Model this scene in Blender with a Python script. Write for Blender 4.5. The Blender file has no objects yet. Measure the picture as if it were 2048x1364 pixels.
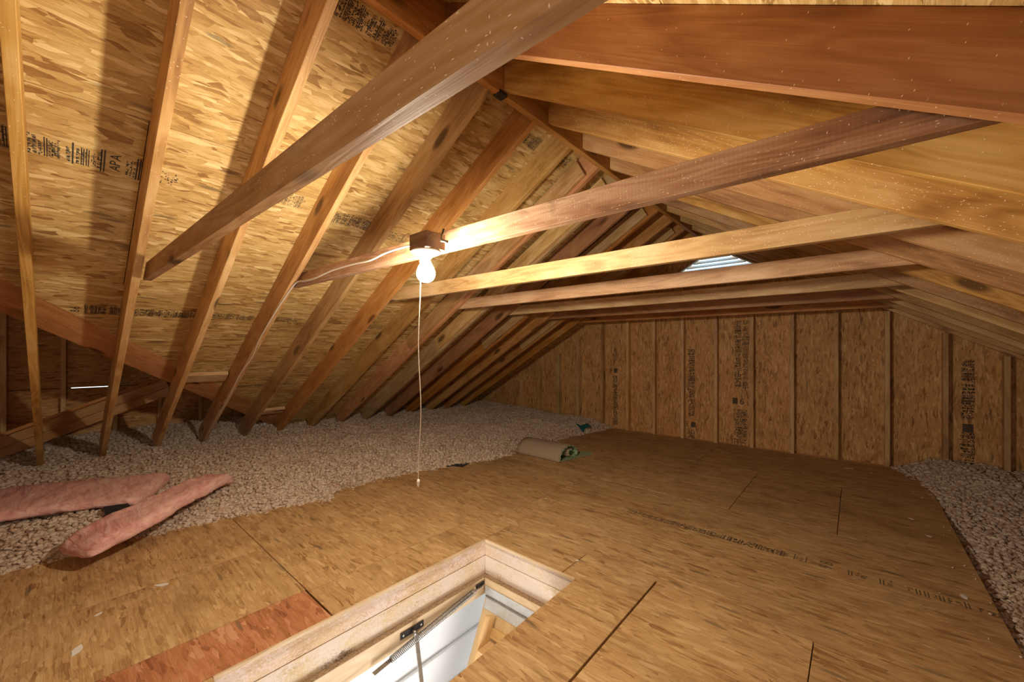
import bpy, bmesh, math, random
import numpy as np
from mathutils import Matrix, Vector, noise as mnoise

scene = bpy.context.scene
COL = scene.collection
rnd = random.Random(7)

# ------------------------------------------------------------------ camera, world, lights, exposure
cam_d = bpy.data.cameras.new('camera')
cam = bpy.data.objects.new('camera', cam_d)
COL.objects.link(cam)
cam.location = (0, 0, 1.2)
cam.rotation_euler = (math.radians(90), 0, math.radians(41))
cam_d.sensor_width = 36
cam_d.lens = 790 / 2048 * 36
cam_d.shift_y = 20 / 2048
cam_d.clip_start = 0.02
scene.camera = cam

world = bpy.data.worlds.new('world')
scene.world = world
world.use_nodes = True
bg = world.node_tree.nodes['Background']
bg.inputs['Color'].default_value = (0.80, 0.93, 1.0, 1)
bg.inputs['Strength'].default_value = 2.0

scene.view_settings.view_transform = 'Standard'
scene.view_settings.look = 'None'
scene.view_settings.gamma = 1
scene.view_settings.use_curve_mapping = False
scene.view_settings.exposure = 0.55

BULB = 880.0       # emission of the bulb glass
FILL_LIGHT = 9.5       # added soft fill light behind the camera, not a real lamp
HALL = 29.0        # lamp in the room under the hatch


def area(name, loc, aim, size, power, color):
    d = bpy.data.lights.new(name, 'AREA')
    d.shape = 'DISK'
    d.size = size
    d.energy = power
    d.color = color
    o = bpy.data.objects.new(name, d)
    o.location = loc
    o.rotation_euler = (Vector(aim) - Vector(loc)).to_track_quat('-Z', 'Y').to_euler()
    COL.objects.link(o)
    return o


area('fill_lamp', (0.15, -1.1, 1.0), (-1.4, 2.2, 1.1), 1.1, FILL_LIGHT, (1.0, 0.86, 0.70))
area('room_lamp', (-0.6, 0.7, -1.55), (-2.0, 1.7, -0.9), 0.9, HALL, (1.0, 0.97, 0.93))

# ------------------------------------------------------------------ roof numbers (metres)
S = 0.583                      # roof slope
TH = math.atan(S)
XR, ZR = -1.41, 2.58           # where the two planes of rafter undersides meet
DP = 0.215                     # vertical depth of a rafter
YW = 5.64                      # face of the gable studs


def zl(x): return ZR + S * (x - XR)
def zr(x): return ZR - S * (x - XR)


# ------------------------------------------------------------------ materials
class NT:
    def __init__(s, name):
        s.m = bpy.data.materials.new(name)
        s.m.use_nodes = True
        s.t = s.m.node_tree
        s.n = s.t.nodes
        s.p = s.n['Principled BSDF']
        s.out = s.n['Material Output']

    def add(s, typ, **kw):
        n = s.n.new(typ)
        for k, v in kw.items():
            if k.startswith('i_'):
                key = k[2:]
                key = int(key) if key.isdigit() else key.replace('_', ' ')
                sock = n.inputs[key]
                if hasattr(v, 'is_output') or isinstance(v, bpy.types.NodeSocket):
                    s.t.links.new(v, sock)
                else:
                    sock.default_value = v
            else:
                setattr(n, k, v)
        return n

    def link(s, a, b): s.t.links.new(a, b)

    def math(s, op, a, b=None, c=None, clamp=False):
        n = s.add('ShaderNodeMath', operation=op, use_clamp=clamp)
        for i, v in enumerate((a, b, c)):
            if v is None: continue
            if isinstance(v, bpy.types.NodeSocket): s.link(v, n.inputs[i])
            else: n.inputs[i].default_value = v
        return n.outputs[0]

    def mapr(s, v, a, b, c=0.0, d=1.0):
        n = s.add('ShaderNodeMapRange')
        s.link(v, n.inputs[0])
        for i, x in enumerate((a, b, c, d)): n.inputs[i + 1].default_value = x
        return n.outputs[0]

    def mix(s, f, a, b, blend='MIX'):
        n = s.add('ShaderNodeMix', data_type='RGBA', blend_type=blend)
        for i, v in ((0, f), (6, a), (7, b)):
            if isinstance(v, bpy.types.NodeSocket): s.link(v, n.inputs[i])
            elif i == 0: n.inputs[i].default_value = v
            else: n.inputs[i].default_value = (*v, 1) if len(v) == 3 else v
        return n.outputs[2]

    def ramp(s, v, stops):
        n = s.add('ShaderNodeValToRGB')
        s.link(v, n.inputs[0])
        e = n.color_ramp.elements
        while len(e) > len(stops): e.remove(e[-1])
        while len(e) < len(stops): e.new(1)
        for el, (p, c) in zip(e, stops):
            el.position = p
            el.color = (*c, 1)
        return n.outputs[0]

    def coords(s, spread=7.0):
        tc = s.add('ShaderNodeTexCoord')
        oi = s.add('ShaderNodeObjectInfo')
        r = s.math('MULTIPLY', oi.outputs['Random'], 41.3 if spread else 0)
        cx = s.add('ShaderNodeCombineXYZ')
        s.link(r, cx.inputs[0]); s.link(r, cx.inputs[1])
        v = s.add('ShaderNodeVectorMath', operation='ADD')
        s.link(tc.outputs['Object'], v.inputs[0]); s.link(cx.outputs[0], v.inputs[1])
        return v.outputs[0], oi.outputs['Random'], tc.outputs['Object']

    def mapping(s, v, scale, rot=0.0, loc=(0, 0, 0)):
        n = s.add('ShaderNodeMapping')
        s.link(v, n.inputs[0])
        n.inputs['Scale'].default_value = scale
        n.inputs['Rotation'].default_value = (0, 0, rot)
        n.inputs['Location'].default_value = loc
        return n.outputs[0]

    def noise(s, v, sc, det=3.0, rough=0.55, dist=0.0, dims='3D'):
        n = s.add('ShaderNodeTexNoise', noise_dimensions=dims)
        s.link(v, n.inputs['Vector'])
        n.inputs['Scale'].default_value = sc
        n.inputs['Detail'].default_value = det
        n.inputs['Roughness'].default_value = rough
        n.inputs['Distortion'].default_value = dist
        return n

    def voro(s, v, sc, feature='F1', dims='2D', rand=1.0):
        n = s.add('ShaderNodeTexVoronoi', feature=feature, voronoi_dimensions=dims)
        s.link(v, n.inputs['Vector'])
        n.inputs['Scale'].default_value = sc
        n.inputs['Randomness'].default_value = rand
        return n

    def bump(s, h, strength, dist):
        n = s.add('ShaderNodeBump')
        s.link(h, n.inputs['Height'])
        n.inputs['Strength'].default_value = strength
        n.inputs['Distance'].default_value = dist
        s.link(n.outputs[0], s.p.inputs['Normal'])


def osb(name, dark, mid, light, size=1.0, grime=0.0, align=0.45, contrast=1.0, streak=0.0):
    """oriented strand board: layers of long flat strands, main direction local X"""
    n = NT(name)
    co, rand, raw = n.coords()
    warp = n.noise(co, 3.5, 3.0)
    wv = n.add('ShaderNodeVectorMath', operation='MULTIPLY_ADD')
    n.link(warp.outputs['Color'], wv.inputs[0])
    wv.inputs[1].default_value = (0.07, 0.05, 0.0)
    n.link(co, wv.inputs[2])
    base = wv.outputs[0]
    val = hgt = edge = None
    layers = [(0.0, 13, 60), (0.55, 9, 46), (-0.50, 16, 70), (0.22, 7, 34), (-0.95, 11, 52), (1.15, 12, 44), (-0.2, 6, 40), (0.8, 8, 30)]
    for i, (a, fx, fy) in enumerate(layers):
        mp = n.mapping(base, (fx / size, fy / size, 1), a * align * 2, (i * 3.7, i * 1.9, 0))
        # scale after rotation: rotate first, then stretch
        v = n.voro(mp, 1.0)
        sp = n.add('ShaderNodeSeparateColor')
        n.link(v.outputs['Color'], sp.inputs[0])
        cell = sp.outputs[0]
        ed = n.mapr(v.outputs['Distance'], 0.42, 0.62, 0.0, 1.0)
        if val is None:
            val, hgt, edge = cell, sp.outputs[2], ed
        else:
            thr = 0.55 if i < 4 else 0.80
            on = n.mapr(sp.outputs[1], thr, thr + 0.03)
            def fm_(p, q):
                m = n.add('ShaderNodeMix', data_type='FLOAT')
                n.link(on, m.inputs[0]); n.link(p, m.inputs[2]); n.link(q, m.inputs[3])
                return m.outputs[0]
            val, hgt, edge = fm_(val, cell), fm_(hgt, sp.outputs[2]), fm_(edge, ed)
    fa = n.noise(n.mapping(base, (9 / size, 240 / size, 1), 0.28), 1.0, 3.0, 0.7, 0.3)
    fb = n.noise(n.mapping(base, (9 / size, 240 / size, 1), -0.30), 1.0, 3.0, 0.7, 0.3)
    m = n.add('ShaderNodeMix', data_type='FLOAT')
    n.link(n.mapr(hgt, 0.45, 0.55), m.inputs[0]); n.link(fa.outputs[0], m.inputs[2]); n.link(fb.outputs[0], m.inputs[3])
    fine = m.outputs[0]
    mid_n = n.noise(n.mapping(base, (3, 6, 1)), 1.0, 4.0, 0.6, 0.6)
    # most strands are alike, few are clearly dark or pale
    vv = n.math('SUBTRACT', val, 0.5)
    v3 = n.math('MULTIPLY', n.math('MULTIPLY', vv, n.math('MULTIPLY', vv, vv)), 2.6 * contrast)
    vv = n.math('MULTIPLY_ADD', vv, 0.22 * contrast, v3)
    f = n.math('ADD', vv, n.math('MULTIPLY', fine, 0.62))
    f = n.math('ADD', f, n.math('MULTIPLY_ADD', mid_n.outputs[0], 0.5, -0.07))
    f = n.math('SUBTRACT', f, n.math('MULTIPLY', edge, 0.09 * contrast))
    if streak:
        sn = n.noise(n.mapping(co, (3.0, 95, 1), 0.03), 1.0, 4.0, 0.65, 0.4)
        f = n.math('ADD', f, n.math('MULTIPLY_ADD', sn.outputs[0], streak, -0.5 * streak))
    col = n.ramp(f, [(0.16, dark), (0.46, mid), (0.80, light)])
    # dark fissures at strand ends
    fis = n.noise(n.mapping(base, (20 / size, 95 / size, 1), 0.25), 1.0, 3.0, 0.55, 1.8)
    fm = n.mapr(fis.outputs[0], 0.695, 0.73)
    col = n.mix(n.math('MULTIPLY', fm, 0.7), col, tuple(c * 0.22 for c in dark))
    bark = n.voro(n.mapping(base, (2.6, 15, 1), 0.4), 1.0)
    bs = n.add('ShaderNodeSeparateColor'); n.link(bark.outputs['Color'], bs.inputs[0])
    bm_ = n.math('MULTIPLY', n.mapr(bark.outputs['Distance'], 0.10, 0.17, 1, 0), n.mapr(bs.outputs[0], 0.86, 0.87))
    col = n.mix(n.math('MULTIPLY', bm_, 0.6), col, (0.13, 0.10, 0.06))
    if grime:
        g = n.noise(n.mapping(co, (1.4, 3.2, 1)), 1.0, 5.0, 0.65, 0.8)
        gm = n.mapr(g.outputs[0], 0.50, 0.72, 0.0, grime)
        col = n.mix(gm, col, tuple(c * 0.5 for c in mid))
        w = n.noise(n.mapping(co, (12, 30, 1), 0.2), 1.0, 3.0, 0.6, 0.5)
        col = n.mix(n.mapr(w.outputs[0], 0.755, 0.79, 0.0, 0.6), col, (0.62, 0.55, 0.48))
        w = n.noise(n.mapping(co, (5, 20, 1), -0.1, (4, 2, 0)), 1.0, 3.0, 0.6, 0.5)
        col = n.mix(n.mapr(w.outputs[0], 0.725, 0.76, 0.0, 0.55), col, (0.16, 0.15, 0.12))
    hs = n.add('ShaderNodeHueSaturation')
    n.link(n.mapr(rand, 0, 1, 0.92, 1.07), hs.inputs['Value'])
    n.link(col, hs.inputs['Color'])
    n.link(hs.outputs[0], n.p.inputs['Base Color'])
    n.p.inputs['Roughness'].default_value = 0.62
    n.p.inputs['Specular IOR Level'].default_value = 0.35
    h = n.math('MULTIPLY_ADD', hgt, 0.6, n.math('MULTIPLY', fine, 0.6))
    h = n.math('SUBTRACT', h, n.math('MULTIPLY', fm, 0.8))
    n.bump(h, 0.4, 0.003)
    return n.m


def lumber_mat(name, c_dark, c_mid, c_light, glints=0.0, stain=0.0, spread=0.2, saw=0.0, dust=0.0):
    """sawn spruce: grain along local X, knots, dark marks, dust flecks with painted-in sparkle"""
    n = NT(name)
    co, rand, raw = n.coords()
    # knots warp the grain
    kv = n.voro(n.mapping(co, (1.9, 7.0, 5.0)), 1.0, dims='3D')
    kd = n.mapr(kv.outputs['Distance'], 0.0, 0.45, 1.0, 0.0)
    kd = n.math('MULTIPLY', kd, kd)
    g1 = n.noise(n.mapping(co, (0.9, 9, 9)), 1.0, 2.0, 0.5, 0.4)
    ph = n.math('ADD', n.math('MULTIPLY', g1.outputs[0], 9.0), n.math('MULTIPLY', kd, 1.6))
    ring = n.math('SINE', n.math('MULTIPLY', ph, 7.0))
    ring = n.mapr(ring, -1, 1, 0, 1)
    fine = n.noise(n.mapping(co, (3.5, 190, 190)), 1.0, 4.0, 0.65, 0.2)
    low = n.noise(n.mapping(co, (1.6, 6, 6), 0, (3, 1, 7)), 1.0, 3.0, 0.6, 0.8)
    f = n.math('MULTIPLY_ADD', ring, 0.16, n.math('MULTIPLY', fine.outputs[0], 0.42))
    f = n.math('ADD', f, n.math('MULTIPLY_ADD', low.outputs[0], 1.25, -0.42))
    col = n.ramp(f, [(0.10, c_dark), (0.48, c_mid), (0.90, c_light)])
    core = n.mapr(kv.outputs['Distance'], 0.11, 0.19, 0.85, 0.0)
    kn = n.add('ShaderNodeSeparateColor'); n.link(kv.outputs['Color'], kn.inputs[0])
    core = n.math('MULTIPLY', core, n.mapr(kn.outputs[0], 0.25, 0.3))
    col = n.mix(core, col, tuple(c * 0.30 for c in c_dark))
    if stain:
        st = n.noise(n.mapping(co, (2.2, 7, 7), 0, (9, 4, 2)), 1.0, 4.0, 0.65, 1.0)
        col = n.mix(n.mapr(st.outputs[0], 0.56, 0.72, 0.0, stain), col, tuple(c * 0.35 for c in c_dark))
    if saw:
        wv = n.add('ShaderNodeTexWave', wave_type='BANDS', bands_direction='X')
        n.link(co, wv.inputs['Vector'])
        wv.inputs['Scale'].default_value = 28
        wv.inputs['Distortion'].default_value = 1.0
        wv.inputs['Detail'].default_value = 1
        col = n.mix(n.math('MULTIPLY', wv.outputs['Fac'], saw), col, tuple(c * 0.55 for c in c_dark))
    if dust:
        dn = n.noise(n.mapping(co, (60, 90, 90)), 1.0, 4.0, 0.7, 1.5)
        dl = n.noise(co, 3.0, 3.0, 0.6)
        dd = n.math('ADD', dn.outputs[0], n.math('MULTIPLY_ADD', dl.outputs[0], 0.8, -0.4))
        col = n.mix(n.mapr(dd, 0.38, 0.56, 0.0, dust), col, (0.74, 0.62, 0.54))
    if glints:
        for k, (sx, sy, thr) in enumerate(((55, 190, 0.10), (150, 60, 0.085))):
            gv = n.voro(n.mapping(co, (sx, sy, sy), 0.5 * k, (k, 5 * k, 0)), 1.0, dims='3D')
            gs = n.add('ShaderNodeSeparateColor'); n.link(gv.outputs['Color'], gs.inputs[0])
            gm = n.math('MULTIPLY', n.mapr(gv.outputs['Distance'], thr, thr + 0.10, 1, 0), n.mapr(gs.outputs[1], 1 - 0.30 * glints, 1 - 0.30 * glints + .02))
            col = n.mix(gm, col, (0.95, 0.84, 0.66))  # pale flecks: sawdust and its sparkle put into the wood colour
    hs = n.add('ShaderNodeHueSaturation')
    n.link(n.mapr(rand, 0, 1, 1 - spread, 1 + spread), hs.inputs['Value'])
    n.link(n.mapr(n.math('FRACT', n.math('MULTIPLY', rand, 7.7)), 0, 1, 0.492, 0.508), hs.inputs['Hue'])
    n.link(n.mapr(n.math('FRACT', n.math('MULTIPLY', rand, 3.3)), 0, 1, 0.92, 1.08), hs.inputs['Saturation'])
    n.link(col, hs.inputs['Color'])
    n.link(hs.outputs[0], n.p.inputs['Base Color'])
    n.p.inputs['Roughness'].default_value = 0.55
    n.p.inputs['Specular IOR Level'].default_value = 0.4
    n.bump(n.math('MULTIPLY_ADD', ring, 0.3, fine.outputs[0]), 0.25, 0.0015)
    return n.m


def plain(name, color, rough=0.5, metal=0.0, var=0.0, vs=40.0, bump=0.0, emit=0.0):
    n = NT(name)
    co, rand, raw = n.coords()
    nz = n.noise(co, vs, 4.0, 0.6)
    col = n.mix(n.mapr(nz.outputs[0], 0.3, 0.7), tuple(c * (1 - var) for c in color), tuple(min(1, c * (1 + var)) for c in color))
    n.link(col, n.p.inputs['Base Color'])
    n.p.inputs['Roughness'].default_value = rough
    n.p.inputs['Metallic'].default_value = metal
    if bump: n.bump(nz.outputs[0], bump, 0.003)
    if emit:
        n.p.inputs['Emission Color'].default_value = (1.0, 0.86, 0.66, 1)
        n.p.inputs['Emission Strength'].default_value = emit
    return n.m


M = {}
M['osb_roof'] = osb('osb_roof', (0.29, 0.15, 0.045), (0.56, 0.37, 0.135), (0.80, 0.63, 0.32), 0.85, contrast=0.72)
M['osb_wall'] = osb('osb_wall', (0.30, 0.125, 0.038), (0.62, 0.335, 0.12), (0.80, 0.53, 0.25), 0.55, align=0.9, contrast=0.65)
M['osb_floor'] = osb('osb_floor', (0.24, 0.115, 0.038), (0.50, 0.31, 0.135), (0.68, 0.48, 0.25), 0.7, grime=0.45, contrast=0.5, align=0.3, streak=0.55)
M['osb_orange'] = osb('osb_orange', (0.24, 0.085, 0.035), (0.46, 0.19, 0.085), (0.62, 0.33, 0.19), 0.9, grime=0.3, contrast=0.6, streak=0.4)
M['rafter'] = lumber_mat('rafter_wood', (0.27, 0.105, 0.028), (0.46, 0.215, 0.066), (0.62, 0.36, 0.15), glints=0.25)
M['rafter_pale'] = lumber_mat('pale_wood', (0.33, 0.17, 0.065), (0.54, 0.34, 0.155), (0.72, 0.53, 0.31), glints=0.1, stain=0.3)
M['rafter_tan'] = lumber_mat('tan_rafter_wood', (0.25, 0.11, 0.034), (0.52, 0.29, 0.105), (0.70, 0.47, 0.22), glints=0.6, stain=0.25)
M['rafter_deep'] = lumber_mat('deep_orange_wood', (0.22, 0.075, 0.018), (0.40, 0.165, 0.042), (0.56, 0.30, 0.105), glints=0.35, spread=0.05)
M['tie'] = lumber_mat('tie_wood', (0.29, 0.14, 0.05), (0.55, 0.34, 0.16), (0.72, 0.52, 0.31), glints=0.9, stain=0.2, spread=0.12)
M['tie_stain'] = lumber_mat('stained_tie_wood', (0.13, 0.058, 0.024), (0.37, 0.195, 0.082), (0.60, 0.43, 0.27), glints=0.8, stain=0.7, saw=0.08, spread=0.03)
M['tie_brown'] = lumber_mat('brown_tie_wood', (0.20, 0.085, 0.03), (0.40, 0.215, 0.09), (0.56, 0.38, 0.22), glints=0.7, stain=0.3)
M['stud'] = lumber_mat('stud_wood', (0.32, 0.16, 0.055), (0.60, 0.38, 0.17), (0.76, 0.56, 0.30), glints=0.0)
M['jamb'] = lumber_mat('jamb_wood', (0.42, 0.28, 0.14), (0.66, 0.50, 0.30), (0.80, 0.67, 0.46), spread=0.06)
M['dusty'] = lumber_mat('dusty_wood', (0.40, 0.24, 0.11), (0.62, 0.45, 0.25), (0.76, 0.60, 0.40), spread=0.06, dust=1.0)
M['ladder'] = lumber_mat('ladder_wood', (0.42, 0.24, 0.09), (0.68, 0.46, 0.21), (0.80, 0.62, 0.34), spread=0.05)
M['ink'] = plain('stamp_ink', (0.045, 0.040, 0.035), 0.8, var=0.5, vs=300)
M['ink_faint'] = plain('faded_stamp_ink', (0.13, 0.095, 0.055), 0.8, var=0.5, vs=300)
M['white'] = plain('white_paint', (0.80, 0.81, 0.82), 0.5)
M['porcelain'] = plain('white_porcelain', (0.85, 0.83, 0.80), 0.25)
M['bulb'] = plain('lit_bulb', (1, 0.95, 0.88), 0.3, emit=BULB)
M['cable'] = plain('cable_jacket', (0.72, 0.66, 0.58), 0.5, var=0.06)
M['cord'] = plain('cotton_cord', (0.82, 0.76, 0.66), 0.8, var=0.1, vs=200)
M['steel'] = plain('dull_steel', (0.33, 0.32, 0.31), 0.38, 1.0, var=0.2)
M['black_steel'] = plain('black_steel', (0.05, 0.045, 0.045), 0.42, 0.6, var=0.3)
M['zinc'] = plain('zinc_plate', (0.60, 0.63, 0.64), 0.5, 0.3, var=0.08)
M['vent_white'] = plain('white_vent_slat', (0.80, 0.86, 0.90), 0.5)
M['black_paper'] = plain('black_felt', (0.02, 0.022, 0.025), 0.75, var=0.3)
M['teal'] = plain('teal_plastic', (0.012, 0.10, 0.10), 0.45, var=0.3)
M['carpet'] = plain('carpet_pile', (0.40, 0.31, 0.22), 0.95, var=0.35, vs=260, bump=0.6)
M['carpet_back'] = plain('green_pad', (0.30, 0.42, 0.25), 0.8, var=0.35, vs=90, bump=0.4)
M['box_brown'] = lumber_mat('fixture_block_wood', (0.10, 0.055, 0.03), (0.22, 0.13, 0.075), (0.34, 0.22, 0.14), spread=0.02)
M['dark'] = plain('dark_void', (0.03, 0.02, 0.014), 0.9)
M['paper'] = plain('white_paper', (0.75, 0.72, 0.68), 0.8)


def insulation_mat():
    n = NT('loose_fill')
    tc = n.add('ShaderNodeTexCoord')
    v = n.voro(tc.outputs['Object'], 38.0, dims='3D')
    sp = n.add('ShaderNodeSeparateColor'); n.link(v.outputs['Color'], sp.inputs[0])
    nz = n.noise(tc.outputs['Object'], 2.2, 4.0, 0.6)
    f = n.math('MULTIPLY_ADD', sp.outputs[0], 0.65, n.math('MULTIPLY', nz.outputs[0], 0.5))
    col = n.ramp(f, [(0.10, (0.48, 0.32, 0.22)), (0.45, (0.74, 0.575, 0.45)), (0.95, (0.90, 0.79, 0.68))])
    n.link(col, n.p.inputs['Base Color'])
    n.p.inputs['Roughness'].default_value = 0.95
    n.p.inputs['Specular IOR Level'].default_value = 0.1
    f2 = n.noise(tc.outputs['Object'], 160.0, 3.0, 0.7)
    n.bump(f2.outputs[0], 0.9, 0.010)
    return n.m


M['fill'] = insulation_mat()
M['dust_lip'] = plain('brown_dust', (0.30, 0.20, 0.12), 0.95, var=0.6, vs=120)
M['felt'] = plain('black_light_block', (0.02, 0.018, 0.015), 0.9)  # for black sheets added to stop light leaking through panel gaps


def batt_mat():
    n = NT('pink_fibreglass')
    tc = n.add('ShaderNodeTexCoord')
    a = n.noise(n.mapping(tc.outputs['Object'], (4, 22, 40)), 1.0, 5.0, 0.65, 0.8)
    b = n.noise(n.mapping(tc.outputs['Object'], (2, 4, 6), 0, (5, 5, 5)), 1.0, 3.0, 0.6)
    f = n.math('MULTIPLY_ADD', a.outputs[0], 0.9, n.math('MULTIPLY_ADD', b.outputs[0], 0.7, -0.35))
    col = n.ramp(f, [(0.22, (0.66, 0.30, 0.27)), (0.48, (0.84, 0.52, 0.48)), (0.72, (0.90, 0.68, 0.61)), (0.9, (0.86, 0.68, 0.50))])
    n.link(col, n.p.inputs['Base Color'])
    n.p.inputs['Roughness'].default_value = 0.95
    n.p.inputs['Specular IOR Level'].default_value = 0.1
    n.bump(a.outputs[0], 0.8, 0.02)
    return n.m


M['batt'] = batt_mat()

# ------------------------------------------------------------------ object helpers


def tag(o, label=None, cat=None, group=None, kind=None):
    if label: o['label'] = label
    if cat: o['category'] = cat
    if group: o['group'] = group
    if kind: o['kind'] = kind
    return o


def empty(name, loc=(0, 0, 0), **kw):
    o = bpy.data.objects.new(name, None)
    o.location = loc
    o.empty_display_size = 0.1
    COL.objects.link(o)
    return tag(o, **kw)


def link_mesh(name, me, mat, parent=None, mw=None):
    o = bpy.data.objects.new(name, me)
    if mat is not None and not me.materials: me.materials.append(mat)
    COL.objects.link(o)
    if mw is not None: o.matrix_world = mw
    if parent is not None:
        o.parent = parent
        o.matrix_parent_inverse = parent_inv(parent)
    return o


def parent_inv(p):
    m = Matrix.LocRotScale(p.location, p.rotation_euler, p.scale) if p.parent is None and p.matrix_parent_inverse == Matrix.Identity(4) else p.matrix_world
    if p.parent is not None:
        m = parent_world(p)
    return m.inverted()


def parent_world(p):
    if p.parent is None:
        return p.matrix_basis.copy()
    return parent_world(p.parent) @ p.matrix_parent_inverse @ p.matrix_basis


def mesh_from_bm(bm, name, smooth=False):
    me = bpy.data.meshes.new(name)
    bm.normal_update()
    bm.to_mesh(me)
    bm.free()
    if smooth:
        for p in me.polygons: p.use_smooth = True
    return me


_box = {}


def box_mesh(L, W, H, bev=0.002):
    """box centred on the origin; cached so alike pieces share data"""
    key = (round(L, 4), round(W, 4), round(H, 4), bev)
    if key in _box: return _box[key]
    bm = bmesh.new()
    bmesh.ops.create_cube(bm, size=1)
    bmesh.ops.scale(bm, vec=(L, W, H), verts=bm.verts)
    if bev: bmesh.ops.bevel(bm, geom=bm.edges[:], offset=bev, segments=1, affect='EDGES')
    _box[key] = mesh_from_bm(bm, 'box')
    return _box[key]


def frame(o, x, y):
    x = Vector(x).normalized()
    z = x.cross(Vector(y)).normalized()
    y = z.cross(x)
    m = Matrix((x, y, z)).transposed().to_4x4()
    m.translation = Vector(o)
    return m


def block(name, size, mw, mat, parent=None, bev=0.002):
    me = box_mesh(*size, bev)
    if me.materials and me.materials[0] != mat:
        me = me.copy(); me.materials.clear()
        _box[(round(size[0], 4), round(size[1], 4), round(size[2], 4), bev)] = me
    return link_mesh(name, me, mat, parent, mw)


def abox(name, x0, x1, y0, y1, z0, z1, mat, parent=None, bev=0.002, along='x'):
    c = ((x0 + x1) / 2, (y0 + y1) / 2, (z0 + z1) / 2)
    if along == 'x': return block(name, (x1 - x0, y1 - y0, z1 - z0), frame(c, (1, 0, 0), (0, 1, 0)), mat, parent, bev)
    if along == 'y': return block(name, (y1 - y0, x1 - x0, z1 - z0), frame(c, (0, 1, 0), (-1, 0, 0)), mat, parent, bev)
    return block(name, (z1 - z0, x1 - x0, y1 - y0), frame(c, (0, 0, 1), (1, 0, 0)), mat, parent, bev)


def prism(name, pts, th, mw, mat, parent=None, bev=0.002):
    """polygon in local XY, extruded th along -Z"""
    bm = bmesh.new()
    vs = [bm.verts.new((x, y, 0)) for x, y in pts]
    f = bm.faces.new(vs)
    r = bmesh.ops.extrude_face_region(bm, geom=[f])
    bmesh.ops.translate(bm, vec=(0, 0, -th), verts=[v for v in r['geom'] if isinstance(v, bmesh.types.BMVert)])
    bmesh.ops.recalc_face_normals(bm, faces=bm.faces)
    if bev: bmesh.ops.bevel(bm, geom=bm.edges[:], offset=bev, segments=1, affect='EDGES')
    return link_mesh(name, mesh_from_bm(bm, name), mat, parent, mw)


def tube_mesh(pts, r, seg=8, name='tube', cap=True):
    pts = [Vector(p) for p in pts]
    n = len(pts)
    bm = bmesh.new()
    rings = []
    t = (pts[1] - pts[0]).normalized()
    up = Vector((0, 0, 1)) if abs(t.z) < 0.9 else Vector((1, 0, 0))
    u = t.cross(up).normalized()
    for i in range(n):
        if i == 0: t2 = (pts[1] - pts[0])
        elif i == n - 1: t2 = (pts[-1] - pts[-2])
        else: t2 = (pts[i + 1] - pts[i - 1])
        t2.normalize()
        u = (u - t2 * u.dot(t2)).normalized()
        w = t2.cross(u)
        rr = r[i] if isinstance(r, (list, tuple)) else r
        rings.append([bm.verts.new(pts[i] + (u * math.cos(a) + w * math.sin(a)) * rr) for a in [2 * math.pi * k / seg for k in range(seg)]])
    for a, b in zip(rings, rings[1:]):
        for k in range(seg):
            bm.faces.new((a[k], a[(k + 1) % seg], b[(k + 1) % seg], b[k]))
    if cap:
        bm.faces.new(rings[0][::-1]); bm.faces.new(rings[-1])
    bmesh.ops.recalc_face_normals(bm, faces=bm.faces)
    return mesh_from_bm(bm, name, True)


def lathe_mesh(prof, seg=28, name='lathe'):
    bm = bmesh.new()
    rings = []
    for r, z in prof:
        if r < 1e-6: rings.append([bm.verts.new((0, 0, z))])
        else: rings.append([bm.verts.new((r * math.cos(2 * math.pi * k / seg), r * math.sin(2 * math.pi * k / seg), z)) for k in range(seg)])
    for a, b in zip(rings, rings[1:]):
        for k in range(seg):
            A = a if len(a) == 1 else None
            if len(a) == 1 and len(b) == 1: continue
            if len(a) == 1: bm.faces.new((a[0], b[k], b[(k + 1) % seg]))
            elif len(b) == 1: bm.faces.new((a[k], b[0], a[(k + 1) % seg]))
            else: bm.faces.new((a[k], b[k], b[(k + 1) % seg], a[(k + 1) % seg]))
    bmesh.ops.recalc_face_normals(bm, faces=bm.faces)
    return mesh_from_bm(bm, name, True)


# ------------------------------------------------------------------ ink stamps (flat print)
_glyph = {}


def glyph(ch):
    if ch in _glyph: return _glyph[ch]
    cu = bpy.data.curves.new('glyph', 'FONT')
    cu.body = ch
    cu.size = 1.0
    cu.resolution_u = 3
    o = bpy.data.objects.new('glyph', cu)
    COL.objects.link(o)
    dg = bpy.context.evaluated_depsgraph_get()
    me = bpy.data.meshes.new_from_object(o.evaluated_get(dg))
    vs = [tuple(v.co) for v in me.vertices]
    fs = [tuple(p.vertices) for p in me.polygons]
    bpy.data.objects.remove(o)
    bpy.data.curves.remove(cu)
    bpy.data.meshes.remove(me)
    _glyph[ch] = (vs, fs)
    return _glyph[ch]


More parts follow.
